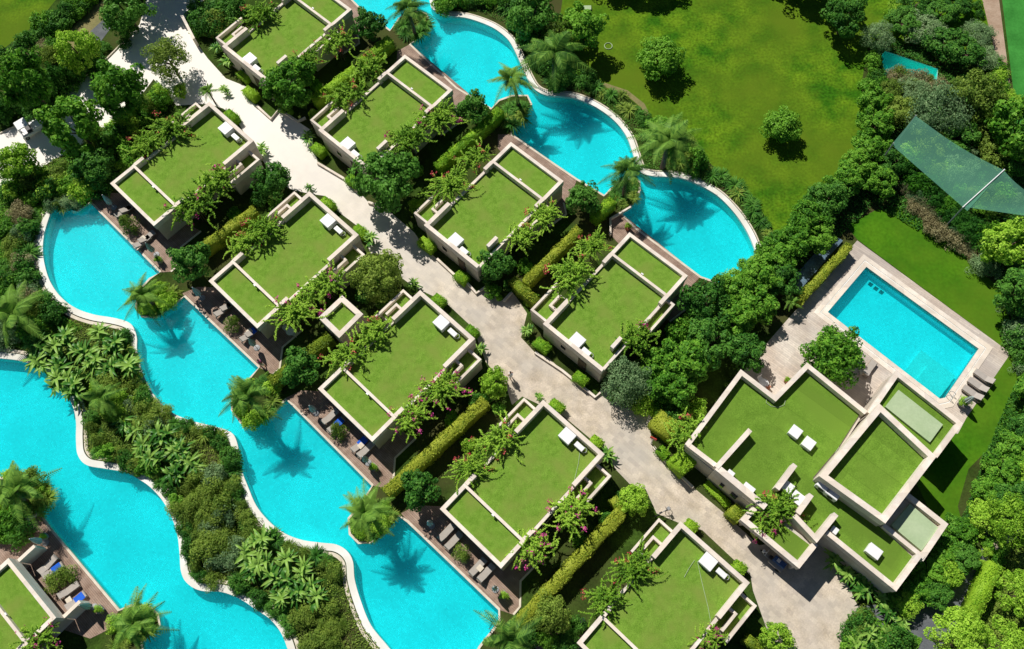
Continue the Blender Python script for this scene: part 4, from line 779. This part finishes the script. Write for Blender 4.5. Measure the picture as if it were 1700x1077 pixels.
def cover(poly, label, n, m='lv_mid', leaf=.16, h=.28):
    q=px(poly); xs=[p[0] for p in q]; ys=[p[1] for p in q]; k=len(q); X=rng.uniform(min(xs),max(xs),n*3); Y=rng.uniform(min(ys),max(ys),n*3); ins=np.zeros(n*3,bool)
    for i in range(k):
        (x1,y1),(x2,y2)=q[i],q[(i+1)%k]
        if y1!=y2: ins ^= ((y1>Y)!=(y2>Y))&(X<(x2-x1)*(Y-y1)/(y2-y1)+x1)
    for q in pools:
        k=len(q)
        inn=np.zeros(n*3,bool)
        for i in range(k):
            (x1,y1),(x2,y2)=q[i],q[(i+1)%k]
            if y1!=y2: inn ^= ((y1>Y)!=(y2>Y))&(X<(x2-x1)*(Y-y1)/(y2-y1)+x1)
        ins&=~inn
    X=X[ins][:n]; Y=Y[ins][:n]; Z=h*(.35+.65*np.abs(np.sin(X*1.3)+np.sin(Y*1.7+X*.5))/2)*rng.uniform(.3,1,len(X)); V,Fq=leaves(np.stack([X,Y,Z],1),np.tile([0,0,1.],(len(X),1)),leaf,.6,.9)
    o=bpy.data.objects.new('ground_cover',np_mesh('ground_cover',V,Fq,[m])); C.objects.link(o); tag(o,label,'ground cover',None,'stuff')
SP=[(40,585),(80,540),(120,530),(170,545),(205,545),(216,560),(219,585),(224,612),(236,645),(253,672),(280,697),(315,712),(352,722),(378,733),(384,755),(390,785),(400,815),(415,848),(437,878),(465,900),(500,912),(550,920),(570,940),(578,975),(590,1010),(608,1045),(640,1085),(500,1085),(492,1060),(478,1030),(450,1003),(410,980),(375,970),(340,965),(322,950),(314,900),(303,855),(285,822),(262,798),(235,782),(190,768),(155,762),(142,745),(141,700),(132,670),(115,640),(85,612)]
cover(SP,'low leafy ground cover on the strip between the two left pools',30000,'lv_olive',.15)
cover([(0,320),(60,300),(90,330),(62,380),(52,440),(80,510),(140,545),(60,580),(0,575)],'low leafy ground cover in the wild bed at the left edge',16000,'lv_mid')
cover([(720,-10),(780,12),(850,45),(885,90),(900,140),(990,160),(1065,240),(1075,280),(1200,310),(1280,400),(1235,320),(1150,245),(1080,205),(1000,143),(920,95),(900,0)],'low dark ground cover on the bank above the upper pool',18000,'lv_dark')
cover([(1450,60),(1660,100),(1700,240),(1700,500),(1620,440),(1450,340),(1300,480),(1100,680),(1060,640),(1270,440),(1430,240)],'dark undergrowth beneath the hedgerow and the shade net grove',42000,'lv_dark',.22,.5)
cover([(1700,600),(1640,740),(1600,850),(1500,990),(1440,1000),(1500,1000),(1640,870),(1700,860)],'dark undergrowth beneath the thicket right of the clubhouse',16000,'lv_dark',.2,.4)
cover([(1655,880),(1700,880),(1700,1080),(1560,1080),(1610,1000)],'dry low undergrowth beneath the pines at the bottom right',12000,'lv_olive',.16)
cover([(30,305),(110,258),(200,208),(262,135),(290,170),(240,215),(190,300),(150,330),(90,335)],'leafy undergrowth between road and topmost left row villa',14000,'lv_mid',.17,.35)
cover([(1405,1030),(1430,1015),(1530,1060),(1520,1085),(1390,1085)],'leafy undergrowth in the bed at the bottom edge',5000,'lv_mid')
belt([(270,150),(262,170),(240,185),(225,200)],7,14,['sh_light0','sh_mid0','sh_olive0'],14,'in the bed under the ball tree','in the bed under the ball tree')
# top left hedge bank and garden beds
belt([(0,105),(35,80),(75,50),(120,15),(150,-5)],26,18,['sh_dark0','sh_dark1','sh_mid0'],15,'in the dark bank beside the top left lawn','in the bank beside the top left lawn')
belt([(20,110),(60,85),(90,75),(85,100)],12,22,['sh_dry0','sh_olive0','sh_mid0'],13,'between the top left lawn and the lone light tree','between the top left lawn and the light tree')
belt([(0,190),(50,185),(100,150),(150,110),(200,65),(230,20)],13,26,['sh_dark0','sh_dark1','sh_dark0'],15,'in the shaded bank above the service road','in the shaded bank above the road',flat=1.0)
belt([(150,230),(190,225),(220,200),(240,190)],15,22,['sh_dark1','sh_mid0','sh_light0','sh_olive0'],17,'between the road and the topmost left row villa','between the road and the topmost left row villa')
belt([(10,315),(60,310),(110,300),(150,305),(185,290)],26,40,['sh_mid0','sh_dark0','sh_light1','sh_olive1'],18,'above the topmost bay of the wavy pool','above the topmost pool bay')
belt([(200,240),(225,262),(205,285)],10,18,['sh_mid1','sh_olive0'],15,'by the topmost left row villa wall','at the wall of the topmost left row villa')
belt([(325,15),(345,45),(365,20),(395,10),(355,60)],22,26,['sh_dark0','sh_olive0','sh_dark1'],18,'in the bed at the top of the white path','in the bed at the top of the white path')
belt([(90,345),(110,335),(130,335)],8,10,['sh_grey0','sh_olive0','grass0'],13,'at the top corner of the topmost pool bay','at the corner of the topmost pool bay')
# gardens between villas: low shrubs near walls
YL=['leafy shrub nearest the pool in the yard right of','dark shrub midway along the yard right of','dark shrub near the path in the yard right of','bright shrub on the pool side of the strip left of','leafy shrub on the path side of the strip left of']
for k in ('V2','V3','V4','V5'):
    for i,(u,v) in enumerate(((10.2,6.5),(10.8,9.5),(10.5,11.5),(-2.6,6.0),(-2.9,10.2))):
        p=LW(k,u,v); o=bpy.data.objects.new('garden_plant',PR[['sh_mid0','sh_dark0','sh_dark1','sh_light0','sh_mid1'][i]]['one']); C.objects.link(o); o.location=p; s=random.uniform(.6,.85); o.scale=(s,s,s); tag(o,YL[i]+' the '+NM[k],'garden plant','yard shrubs of the '+NM[k])
YL=['leafy shrub midway along the yard right of','dark shrub near the path in the yard right of','dark shrub on the pool side of the strip left of','bright shrub on the path side of the strip left of','leafy shrub at the path corner right of']
for k in ('R0','R1','R2','R3'):
    for i,(u,v) in enumerate(((9.3,-8.5),(9.6,-10.8),(-3.2,-6.5),(-3.4,-10.5),(8.9,-12.6))):
        p=LW(k,u,v); o=bpy.data.objects.new('garden_plant',PR[['sh_mid0','sh_dark0','sh_dark1','sh_light0','sh_mid1'][i]]['one']); C.objects.link(o); o.location=p; s=random.uniform(.6,.85); o.scale=(s,s,s); tag(o,YL[i]+' the '+NM[k],'garden plant','yard shrubs of the '+NM[k])
# shrubs under the hedgerow, right side
belt([(1275,440),(1220,495),(1160,550),(1110,600),(1080,650)],26,60,['sh_mid0','sh_light0','sh_dark0','sh_mid1'],19,'under the hedgerow between pool and clubhouse','under the hedgerow trees')
belt([(1045,665),(1075,660),(1100,690),(1160,670)],14,30,['sh_mid0','sh_light1','sh_dark0'],16,'between the last right row villa and the clubhouse','between the last right row villa and clubhouse')
belt([(1440,90),(1450,140),(1455,200),(1455,250),(1400,310),(1350,370)],34,24,['sh_mid0','sh_dark0','sh_mid1'],15,'along the right border of the big lawn','along the right border of the big lawn')
belt([(1488,300),(1515,330),(1545,365),(1575,395),(1605,420),(1630,440),(1645,455)],24,16,['sh_dry0','sh_grey0','sh_dry0'],15,'in the dry hedge above the garden lawn','in the dry hedge above the garden lawn')
belt([(1490,265),(1530,310),(1570,350),(1610,390),(1650,420)],34,24,['sh_dark0','sh_mid0','sh_dark1'],17,'in the dark bank below the shade net','in the dark bank below the shade net')
belt([(1520,240),(1560,270),(1600,300),(1620,330),(1660,330),(1690,320)],22,46,['sh_grey0','sh_mid0','sh_light1','sh_olive0'],16,'growing beneath the green shade net','growing beneath the shade net')
belt([(1680,500),(1695,560),(1700,620)],10,20,['sh_grey0','sh_dark0'],20,'at the right edge beside the garden lawn','at the right edge beside the garden lawn')
belt([(1655,110),(1655,140),(1665,170),(1700,180)],12,16,['sh_mid0','sh_light1'],13,'at the end of the gravel strip','at the end of the gravel strip')
belt([(1480,120),(1500,140),(1530,140),(1560,150)],12,18,['sh_olive0','sh_dry0','sh_grey0'],16,'around the small green pool','around the small green pool')
belt([(1485,10),(1488,40)],6,10,['sh_light0'],12,'in the light hedge at the top right','in the light hedge at the top right')
belt([(1440,1020),(1410,1060),(1450,1075),(1500,1060)],16,24,['sh_mid0','sh_olive0','sh_dark0'],17,'in the bed below the service road','in the bed below the service road')
belt([(1610,940),(1640,900),(1660,900),(1655,960)],9,24,['sh_light0','sh_mid0'],14,'beside the leaning rock','beside the leaning rock')
belt([(1600,880),(1560,930),(1520,975),(1480,1000)],20,20,['sh_mid0','sh_dark1','sh_light0'],17,'at the foot of the clubhouse south east walls','at the foot of the clubhouse walls')
belt([(880,1060),(940,1070),(960,1030)],8,14,['sh_dark0','sh_mid0'],14,'at the bottom edge below the fourth left row garden','at the bottom edge')
# ================================================================ FURNITURE
def lounger(x,y,ang,label,towel=0,z=.02):
    p=W(x,y,z+.35); o=thing('sun_lounger',label,'sun lounger',(p.x,p.y,z),ang,'sun loungers')
    f=MB(); f.box(-.95,.95,-.34,-.28,.24,.3); f.box(-.95,.95,.28,.34,.24,.3); f.box(-.95,-.89,-.28,.28,.24,.3); f.box(.89,.95,-.28,.28,.24,.3); f.build('frame','wicker',o)
    for sx in (-.85,.8):
        for sy in (-.3,.26): MB().box(sx,sx+.05,sy,sy+.05,0,.24).build('leg','wicker',o)
    MB().bevbox(-.2,.93,-.29,.29,.3,.4,.02).build('seat_cushion','cushion',o)
    b=MB(); b.v=[(-.22,-.29,.3),(-.22,.29,.3),(-.85,.29,.68),(-.85,-.29,.68),(-.17,-.29,.4),(-.17,.29,.4),(-.8,.29,.77),(-.8,-.29,.77)]; b.f=[(3,2,1,0),(4,5,6,7),(0,1,5,4),(1,2,6,5),(2,3,7,6),(3,0,4,7)]; b.build('backrest','cushion',o)
    if towel:
        t=MB(); t.bevbox(-.05,.8,-.33,.33,.402,.425,.008); q=t.build('beach_towel','towel'); q.matrix_world=Matrix.Translation(p-Vector((0,0,.35)))@Matrix.Rotation(ang,4,'Z'); tag(q,'blue towel on the '+label.replace('sun lounger','lounger').replace(' on the corner villa deck',' of the corner villa').replace(', nearer the bush','').replace(', farther from the bush',''),'towel','blue towels on loungers')
    return o
def side_table(x,y,ang,label):
    p=W(x,y,.45); o=thing('side_table',label,'side table',(p.x,p.y,.02),ang,'side tables between loungers'); MB().bevbox(-.25,.25,-.25,.25,.4,.45,.01).build('table_top','coping',o)
    for a in (-.2,.16):
        for b in (-.2,.16): MB().box(a,a+.04,b,b+.04,0,.4).build('leg','wicker',o)
def parasol(x,y,label,h=2.6,m='canvas'):
    p=W(x,y,h*.6); o=thing('parasol',label,'parasol',(p.x,p.y,.02),random.uniform(0,3),'closed parasols')
    MB().lathe([(.3,0),(.3,.06),(.06,.1)]).build('base','grey',o); MB().tube((0,0,.05),(0,0,h),.03).build('pole','white',o)
    n=16; mb=MB(); prof=[(.16,.85),(.24,1.1),(.2,1.7),(.1,2.25),(.03,h)]
    for r_,z in prof:
        for i in range(n): a=2*math.pi*i/n; q=r_*(1.25 if i%2 else .75); mb.v.append((q*math.cos(a),q*math.sin(a),z))
    for k in range(len(prof)-1):
        for i in range(n): j=(i+1)%n; mb.f.append((k*n+i,k*n+j,k*n+n+j,k*n+n+i))
    mb.f.append(tuple(range(n))[::-1]); mb.build('folded_canopy',m,o); return o
def planter(x,y,label,s=.6):
    p=W(x,y,.6); o=thing('planter',label,'planter',(p.x,p.y,.02),-AL); mb=MB(); 
    mb.v=[(a*s*w_*.5,b*s*w_*.5,z) for z,w_ in ((0,.75),(.55,1)) for a,b in ((-1,-1),(1,-1),(1,1),(-1,1))]; mb.f=[(3,2,1,0),(4,5,6,7),(0,1,5,4),(1,2,6,5),(2,3,7,6),(3,0,4,7)]; mb.build('pot','pink' if 'terracotta' in label else 'grey',o)
    q=place(bpy.data.objects.new('foliage',PR['sh_light0']['one']),o); q.location=(0,0,.45); q.scale=(s*.62,)*3; return o
AV=-AL+math.pi/2
DK=[('V2',[(236,402),(244,394)],[(205,352),(213,345)],(178,332),(249,411),(263,430)),('V3',[(413,556),(421,549)],[(370,515),(380,506)],(326,484),(418,568),None),('V4',[(597,738),(607,747)],[(548,692),(558,706)],(518,678),(606,762),(620,775)),('V5',[(793,941),(807,951)],[(741,884),(753,898)],(713,868),(821,976),(837,988))]
for k,a,b,p1,p2,pl in DK:
    for i,(x,y) in enumerate(a): lounger(x,y,AV,'sun lounger, lower pair on the %s deck, %s'%(NM[k],'nearer the bush' if i==0 else 'farther from the bush'),1 if k in('V4','V3') and i==0 else 0)
    for i,(x,y) in enumerate(b): lounger(x,y,AV,'sun lounger, upper pair on the %s deck, %s'%(NM[k],'farther from the bush' if i==0 else 'nearer the bush'),1 if k=='V4' and i==1 else 0)
    parasol(p1[0],p1[1],'closed pale parasol at the upper deck corner of the '+NM[k]); parasol(p2[0],p2[1],'closed pale parasol at the lower deck corner of the '+NM[k])
    side_table((a[0][0]+a[1][0])/2-3,(a[0][1]+a[1][1])/2-3,AV,'small side table by the lower loungers of the '+NM[k])
    if pl: planter(pl[0],pl[1],'square grey planter with bright foliage on the deck of the '+NM[k])
lounger(80,938,R(55),'sun lounger above the dark bush on the corner villa deck, farther up'); lounger(88,948,R(40),'sun lounger right above the dark bush on the corner villa deck',1)
lounger(114,980,R(40),'sun lounger right below the dark bush on the corner villa deck'); lounger(126,998,R(45),'sun lounger by the parasol on the corner villa deck',1)
side_table(73,946,R(40),'wooden side table by the upper loungers of the corner villa'); side_table(114,996,R(40),'wooden side table by the lower loungers of the corner villa')
parasol(60,897,'closed pale parasol by the upper end of the corner villa deck'); parasol(142,1006,'closed pale parasol by the lower end of the corner villa deck'); planter(164,1011,'square grey planter with bright foliage on the corner villa deck')
planter(72,890,'small grey planter beside the upper parasol of the corner villa',.5); planter(765//1+0,0,'') if False else None
planter(1043,375,'small terracotta planter on the deck above the last right row villa',.5)
for i,(x,y) in enumerate(((1634,626),(1624,640),(1615,653))): lounger(x,y,R(-42)+math.pi,'grey sun lounger beyond the rectangular pool, %s of a row of three'%('first','middle','last')[i] if False else 'sun lounger beyond the rectangular pool, '+('topmost','middle','lowest')[i]+' of a row of three')
parasol(1608,664,'closed parasol beside the three loungers of the rectangular pool',2.4); planter(1601,667,'square planter with bright foliage beside the rectangular pool loungers',.8)
lounger(1443,612,R(50),'sun lounger half under the wide tree on the rectangular pool deck'); side_table(1432,618,0,'side table under the wide tree on the rectangular pool deck')
planter(1308,630,'small terracotta planter by the clubhouse notch',.45)
# deck table sets in villa yards
def table_set(x,y,label):
    p=W(x,y,.75); o=thing('garden_table',label,'table',(p.x,p.y,.02)); MB().lathe([(.45,.7),(.45,.74)],n=20).build('table_top','white',o); MB().tube((0,0,0),(0,0,.7),.04).build('leg','grey',o); MB().lathe([(.25,0),(.25,.03)]).build('base','grey',o)
def chair(x,y,ang,label,m='white'):
    p=W(x,y,.5); o=thing('garden_chair',label,'chair',(p.x,p.y,.02),ang); MB().bevbox(-.22,.22,-.22,.22,.42,.46,.01).build('seat',m,o); MB().box(-.22,.22,.19,.22,.46,.9).build('backrest',m,o)
    for a in (-.2,.17):
        for b in (-.2,.17): MB().box(a,a+.03,b,b+.03,0,.42).build('leg',m,o)
table_set(482,549,'white round table in the yard of the second left row villa'); chair(475,545,1,'white chair left of the yard table of the second left row villa'); chair(489,553,-2,'white chair right of the yard table of the second left row villa')
chair(967,1030,2,'dark chair in the yard corner of the bottom left row villa','dark')
table_set(1268,636,'dark red table in the clubhouse notch') ; chair(1262,628,.5,'white chair in the clubhouse notch','white'); chair(1275,642,2.5,'brown chair in the clubhouse notch','pink')
# people
def person(x,y,ang,label,shirt='cloth',pants='whitecloth',step=.18,arm=.25):
    p=W(x,y,1.0); o=thing('person',label,'person',(p.x,p.y,0),ang); 
    J=[((0,0,.95),.13),((0,0,1.15),.12),((0,0,1.38),.15),((0,0,1.5),.06),((0,.01,1.62),.09),((0,.02,1.72),.085)]
    E_=[(0,1),(1,2),(2,3),(3,4),(4,5)]
    def chain(par,pts):
        k=par
        for c,r_ in pts: J.append((c,r_)); E_.append((k,len(J)-1)); k=len(J)-1
        return k
    for s in (-1,1):
        chain(0,[((s*.1,0,.88),.1),((s*.11,s*step*.5,.48),.065),((s*.11,s*step-.03,.09),.042),((s*.11,s*step+.14,.04),.035)])
        h=chain(2,[((s*.19,0,1.4),.06),((s*.24,s*arm*.2,1.13),.045),((s*.25,-s*arm*.4+.08,.9),.032),((s*.25,-s*arm*.5+.1,.84),.03)])
        for i in range(4): chain(h,[((s*.25+(i-1.5)*.016,-s*arm*.5+.12,.80-.004*abs(i-1)),.009),((s*.25+(i-1.5)*.017,-s*arm*.5+.14,.765+.005*abs(i-1)),.008)])
        chain(h,[((s*.22,-s*arm*.5+.125,.82),.01),((s*.215,-s*arm*.5+.14,.79),.009)])
    me=bpy.data.meshes.new('body'); me.from_pydata([j[0] for j in J],E_,[]); b=bpy.data.objects.new('body',me); C.objects.link(b); b.parent=o; me.materials.append(M['skin'])
    md=b.modifiers.new('skin','SKIN'); sv=me.skin_vertices[0].data
    for i,j in enumerate(J): sv[i].radius=(j[1],j[1]); 
    sv[0].use_root=True; b.modifiers.new('sub','SUBSURF').levels=1; b.modifiers['sub'].render_levels=2
    MB().lathe([(.17,.9),(.165,1.1),(.19,1.38),(.12,1.47),(.07,1.5)],n=16).build('shirt',shirt,o)
    mb=MB(); [mb.tube((s*.1,0,.96),(s*.11,s*step*.5,.46),.115,.085,12) for s in (-1,1)]; mb.build('shorts',pants,o)
    MB().lathe([(.075,1.66),(.1,1.72),(.095,1.78),(.05,1.82)],(0,.0),12).build('hair','hair',o)
person(432,602,2.2,'person with bare arms walking on the deck of the second left row villa'); person(848,622,.6,'person in white standing at the path edge near the small yellow green tree','whitecloth','whitecloth',.1,.1)
# bicycles
def bicycle(x,y,ang,label,m='blue'):
    p=W(x,y,.5); o=thing('bicycle',label,'bicycle',(p.x,p.y,0),ang,None)
    for cx in (-.52,.52):
        wq=MB().torus((cx,0,.34),.31,.025,'y',24,6).build('wheel','rubber',o); sp=MB()
        for i in range(8): a=i*math.pi/4; sp.tube((cx,0,.34),(cx+.3*math.cos(a),0,.34+.3*math.sin(a)),.006,n=4)
        sp.build('spokes','grey',wq)
    f=MB(); P_=dict(bb=(-.08,0,.3),st=(-.22,0,.82),hd=(.34,0,.85),hb=(.38,0,.72),r=(-.52,0,.34),f=(.52,0,.34))
    for a,b in (('bb','st'),('bb','hb'),('st','hd'),('bb','r'),('st','r'),('hd','f')): f.tube(P_[a],P_[b],.022)
    f.build('frame',m,o); MB().tube((.34,-.28,.98),(.34,.28,.98),.018).tube((.34,0,.85),(.34,0,.98),.018).build('handlebar','dark',o); MB().bevbox(-.36,-.1,-.08,.08,.86,.93,.03).build('saddle','dark',o); MB().bevbox(.42,.68,-.15,.15,.78,.98,.02).build('basket','grey',o)
p=W(1283,928,.6); o=thing('utility_scooter','blue and grey three wheeled utility scooter parked in the shade of the clubhouse carport','scooter',(p.x,p.y,0),-.73)
MB().bevbox(-.15,1.15,-.42,.42,.3,.55,.04).build('body','cushion',o); MB().bevbox(.0,1.1,-.1,.4,.55,.95,.04).build('cargo_box','blue',o); MB().bevbox(.25,.55,.0,.3,.95,1.0,.02).build('lid','white',o)
MB().bevbox(-.35,-.05,-.18,.18,.6,.72,.04).build('seat','dark',o); MB().tube((-.95,0,.3),(-.72,0,1.0),.04).tube((-.72,-.33,1.0),(-.72,.33,1.0),.025).build('handlebar','white',o); MB().bevbox(-1.05,-.85,-.14,.14,.55,.8,.04).build('mudguard','white',o); MB().bevbox(-.8,-.15,-.16,.16,.25,.33,.02).build('footboard','grey',o)
for x_,y_ in ((-.95,0),(.85,-.42),(.85,.42)): MB().torus((x_,y_,.25),.19,.06,'y',18,8).build('wheel','rubber',o)
bicycle(1100,850,.5,'pale blue bicycle at the planter gap above the bottom left row villa','grey')
# service cart
p=W(47,207,1.2); o=thing('service_cart','white electric service cart with a cream roof and load bed under the left trees','service cart',(p.x,p.y,0),R(38))
MB().bevbox(-1.3,1.35,-.6,.6,.3,.62,.05).build('body','white',o); MB().bevbox(-1.25,-.15,-.58,.58,.62,.95,.04).build('load_bed','canvas',o) if False else MB().bevbox(.05,1.3,-.58,.58,.62,.9,.03).build('load_bed','white',o)
MB().bevbox(-1.1,.1,-.62,.62,1.78,1.86,.04).build('roof','white',o); MB().bevbox(-.55,0,-.5,.5,.62,.8,.03).build('seat','dark',o); MB().bevbox(-.06,.02,-.5,.5,.8,1.2,.02).build('seat_back','dark',o)
for sx in (-1.05,.02):
    for sy in (-.56,.56): MB().tube((sx,sy,.6),(sx,sy,1.8),.025).build('roof_post','grey',o)
for sx in (-.95,.9):
    for sy in (-.56,.56):
        wq=MB().torus((sx,sy,.24),.17,.07,'y',18,8).build('wheel','rubber',o); MB().tube((sx,sy-.05,.24),(sx,sy+.05,.24),.12,n=12).build('rim','grey',wq)
MB().tube((-.95,-.25,1.1),(-.85,-.25,.7),.02).torus((-.97,-.25,1.12),.15,.015,'x').build('steering_wheel','dark',o); wn=MB(); wn.box(-1.12,-1.1,-.55,.55,.7,1.7); wn.build('windscreen','glass',o)
# sign and barrier by the clubhouse
p=W(1085,727,2.0); o=thing('sign_post','red topped sign on a pale post at the path edge by the clubhouse hedges','sign',(p.x,p.y,0),-.5); MB().tube((0,0,0),(0,0,2.0),.05).build('pole','white',o); MB().bevbox(-.3,.3,-.04,.04,1.6,2.1,.02).build('panel','red',o)
p=W(1080,742); q=W(1085,728,0); lw=MB(); 
# low walls
def lowwall(pts,label,h=.6,th=.22,m='stone',cat='low wall'):
    mb=MB(); q=px(pts); strip(mb,q,-th/2,th/2,0,h); o=mb.build('low_wall',m); return tag(o,label,cat)
lowwall([(309,38),(329,77)],'low pale wall at the upper mouth of the white path',1.3,.3)
lowwall([(528,272),(570,297),(595,319)],'low kerb wall on the path below the second right row villa',.3); lowwall([(726,431),(753,456),(776,471),(791,488),(806,478)],'low kerb wall on the path below the third right row villa',.3)
lowwall([(888,586),(933,616),(988,660),(1000,649)],'low kerb wall on the path below the last right row villa',.3); lowwall([(1062,648),(1100,679)],'short low kerb wall beside the blue green tree',.3)
lowwall([(427,177),(451,199),(464,183),(495,203),(508,197)],'low kerb wall on the path below the topmost right row villa',.3)
lowwall([(1084,742),(1106,768),(1150,810)],'low kerb wall on the path below the clubhouse hedges',.3)
lowwall([(612,337),(640,347)],'short low kerb wall below the big dark tree',.3); lowwall([(836,501),(850,486)],'short low kerb wall between the third and last right row villas',.3)
lowwall([(1255,474+0),(1208,476)],'',.1) if False else None
o=strip(MB(),px([(1262,428),(1208,479)]),-.3,.3,-.3,.06).build('pool_walkway','coping'); tag(o,kind='structure')
lowwall([(0,222),(30,208),(163,113),(220,55)],'long low kerb along the upper side of the service road',.15,.12,'coping','kerb')
lowwall([(68,852),(36,870),(20,905)],'pale low wall at the top of the corner villa deck',.5)
lowwall([(112,655),(124,678),(130,700)],'',.1) if False else None
for (a,b,l) in (((1048,345),(1012,366),'upper edge of the last right row deck'),((1013,366),(1013,392),'left edge of the last right row deck')): lowwall([a,b],'pale low wall on the '+l,.4,.18)
# ladders
def ladder(x,y,ang,label):
    p=W(x,y,.3); o=thing('pool_ladder',label,'pool ladder',(p.x,p.y,0),ang,'pool ladders'); 
    for s in (-.25,.25):
        mb=MB(); pts=[(-.35,s,0),(-.35,s,.5),(-.2,s,.65),(0,s,.65),(.12,s,.5),(.12,s,-1)]
        for a,b in zip(pts,pts[1:]): mb.tube(a,b,.022)
        mb.build('rail','grey',o)
    for z in (-.3,-.6,-.9): MB().box(.08,.18,-.25,.25,z,z+.03).build('rung','grey',o)
ladder(816,1040,R(150),'steel pool ladder at the lower end of the fourth left row pool bay'); ladder(258,447,R(230),'steel pool ladder at the lower deck corner of the topmost pool bay'); ladder(1577,655,R(140),'steel ladder at the lower corner of the rectangular pool'); ladder(1209,462,R(200),'steel pool ladder at the end of the upper pool')
# shade net with poles
def net(c,label,sag,n=14):
    P4_=[W(x,y,z) for x,y,z in c]; mb=MB()
    for i in range(n+1):
        for j in range(n+1):
            u,v=i/n,j/n; cu=0; cv=.07*math.sin(math.pi*u)*(1-v); u2=u+cu; v2=v+cv
            q=P4_[0]*(1-u2)*(1-v2)+P4_[1]*u2*(1-v2)+P4_[2]*u2*v2+P4_[3]*(1-u2)*v2; q.z-=sag*math.sin(math.pi*u)*math.sin(math.pi*v); mb.v.append(tuple(q))
    for i in range(n):
        for j in range(n): a=i*(n+1)+j; mb.f.append((a,a+n+1,a+n+2,a+1))
    return mb
o=thing('shade_net','large translucent green shade net strung over the trees at the right','shade net',W(1580,270)); 
net([(1520,192,4.6),(1666,282,4.6),(1606,350,4.4),(1480,240,4.2)],'',.5).world('netting','net',o); net([(1666,282,4.6),(1745,345,4.4),(1730,362,4.2),(1600,343,4.4)],'',.4).world('netting','net',o)
mb=MB(); a=W(1668,281,4.65); b=W(1598,344,4.45); mb.tube(a,b,.05); mb.world('ridge_pole','white',o)
for x,y in ((1520,192),(1666,282),(1600,343),(1483,238)): q=W(x,y,4.4); mb=MB(); mb.tube((q.x,q.y,0),(q.x,q.y,4.5),.06); mb.world('post','grey',o)
# leaning rock wall and small ring on the lawn, hatch
mb=MB(); q=px([(1640,905),(1655,890),(1685,880),(1690,892),(1660,905),(1645,915)]); mb.prism(q,0,.9); o=mb.build('boulder','rock'); tag(o,'long tan boulder between the pines at the right edge','rock')
mb=MB(); p=W(1010,76,.05); mb.torus((p.x,p.y,.04),.42,.05,'z',28,6); o=mb.build('sprinkler_ring','felt'); tag(o,'pale ring lying on the upper left of the big lawn','ring')
p=W(975,12,.3); o=MB().bevbox(-.45,.45,-.3,.3,0,.3,.03).build('utility_hatch','felt',None,(p.x,p.y,0)); tag(o,'pale green box at the upper left of the big lawn','utility box')

# pool fittings, roof cables, steps
for i,(x,y) in enumerate(((1445,472),(1454,479),(1463,485))):
    p=W(x,y,Z_F); o=MB().bevbox(-.2,.2,-.2,.2,0,.04,.01).build('pool_drain','dark',None,(p.x,p.y,Z_F)); o.rotation_euler=(0,0,-.72); tag(o,['left','middle','right'][i]+' of three dark square drains at the top end of the rectangular pool','drain','drains in the rectangular pool')
st=MB()
for k,(f,z) in enumerate(((.10,-.75),(.065,-.5))):
    c,a,b=[Vector(p4[i]) for i in (2,1,4)]; a=c+(a-c)*(.3 if k==0 else .2); b=c+(b-c)*(.5 if k==0 else .34); st.prism([tuple(c),tuple(a),tuple(a+(b-c)),tuple(b)],Z_F,z)
o=st.build('pool_steps','white'); tag(o,'white corner steps under water at the lower corner of the rectangular pool','pool steps')
def cable(pts,z,label):
    q=[W(x,y,z) for x,y in pts]; mb=MB(); [mb.tube(a,b,.022,n=5) for a,b in zip(q,q[1:])]; tag(mb.build('roof_cable','felt'),label,'cable')
cable([(963,748),(960,770),(954,795),(951,812)],2.6,'pale cable lying across the roof turf of the fourth left row villa')
cable([(1158,932),(1165,965),(1176,1010),(1182,1045)],2.6,'long pale cable across the roof turf of the bottom left row villa')
cable([(1153,930),(1144,943),(1136,958)],2.6,'short pale cable below the white box of the bottom left row villa')
cable([(1273,660),(1272,668),(1280,674),(1292,676),(1302,672),(1304,664)],3.05,'white hose loop on the turf beside the clubhouse notch')
cable([(1393,742),(1386,752)],3.05,'short pale pipe on the clubhouse turf beside the upper block')
for i,(x,y,t) in enumerate(((950,640,'midway between the fourth left and last right row villas'),(660,400,'by the second left row villa'),(1180,850,'by the bottom left row villa'))):
    p=W(x,y); o=MB().lathe([(.32,.01),(.32,.03),(.28,.035)],n=20).build('drain_cover','grey',None,(p.x,p.y,0)) if False else None
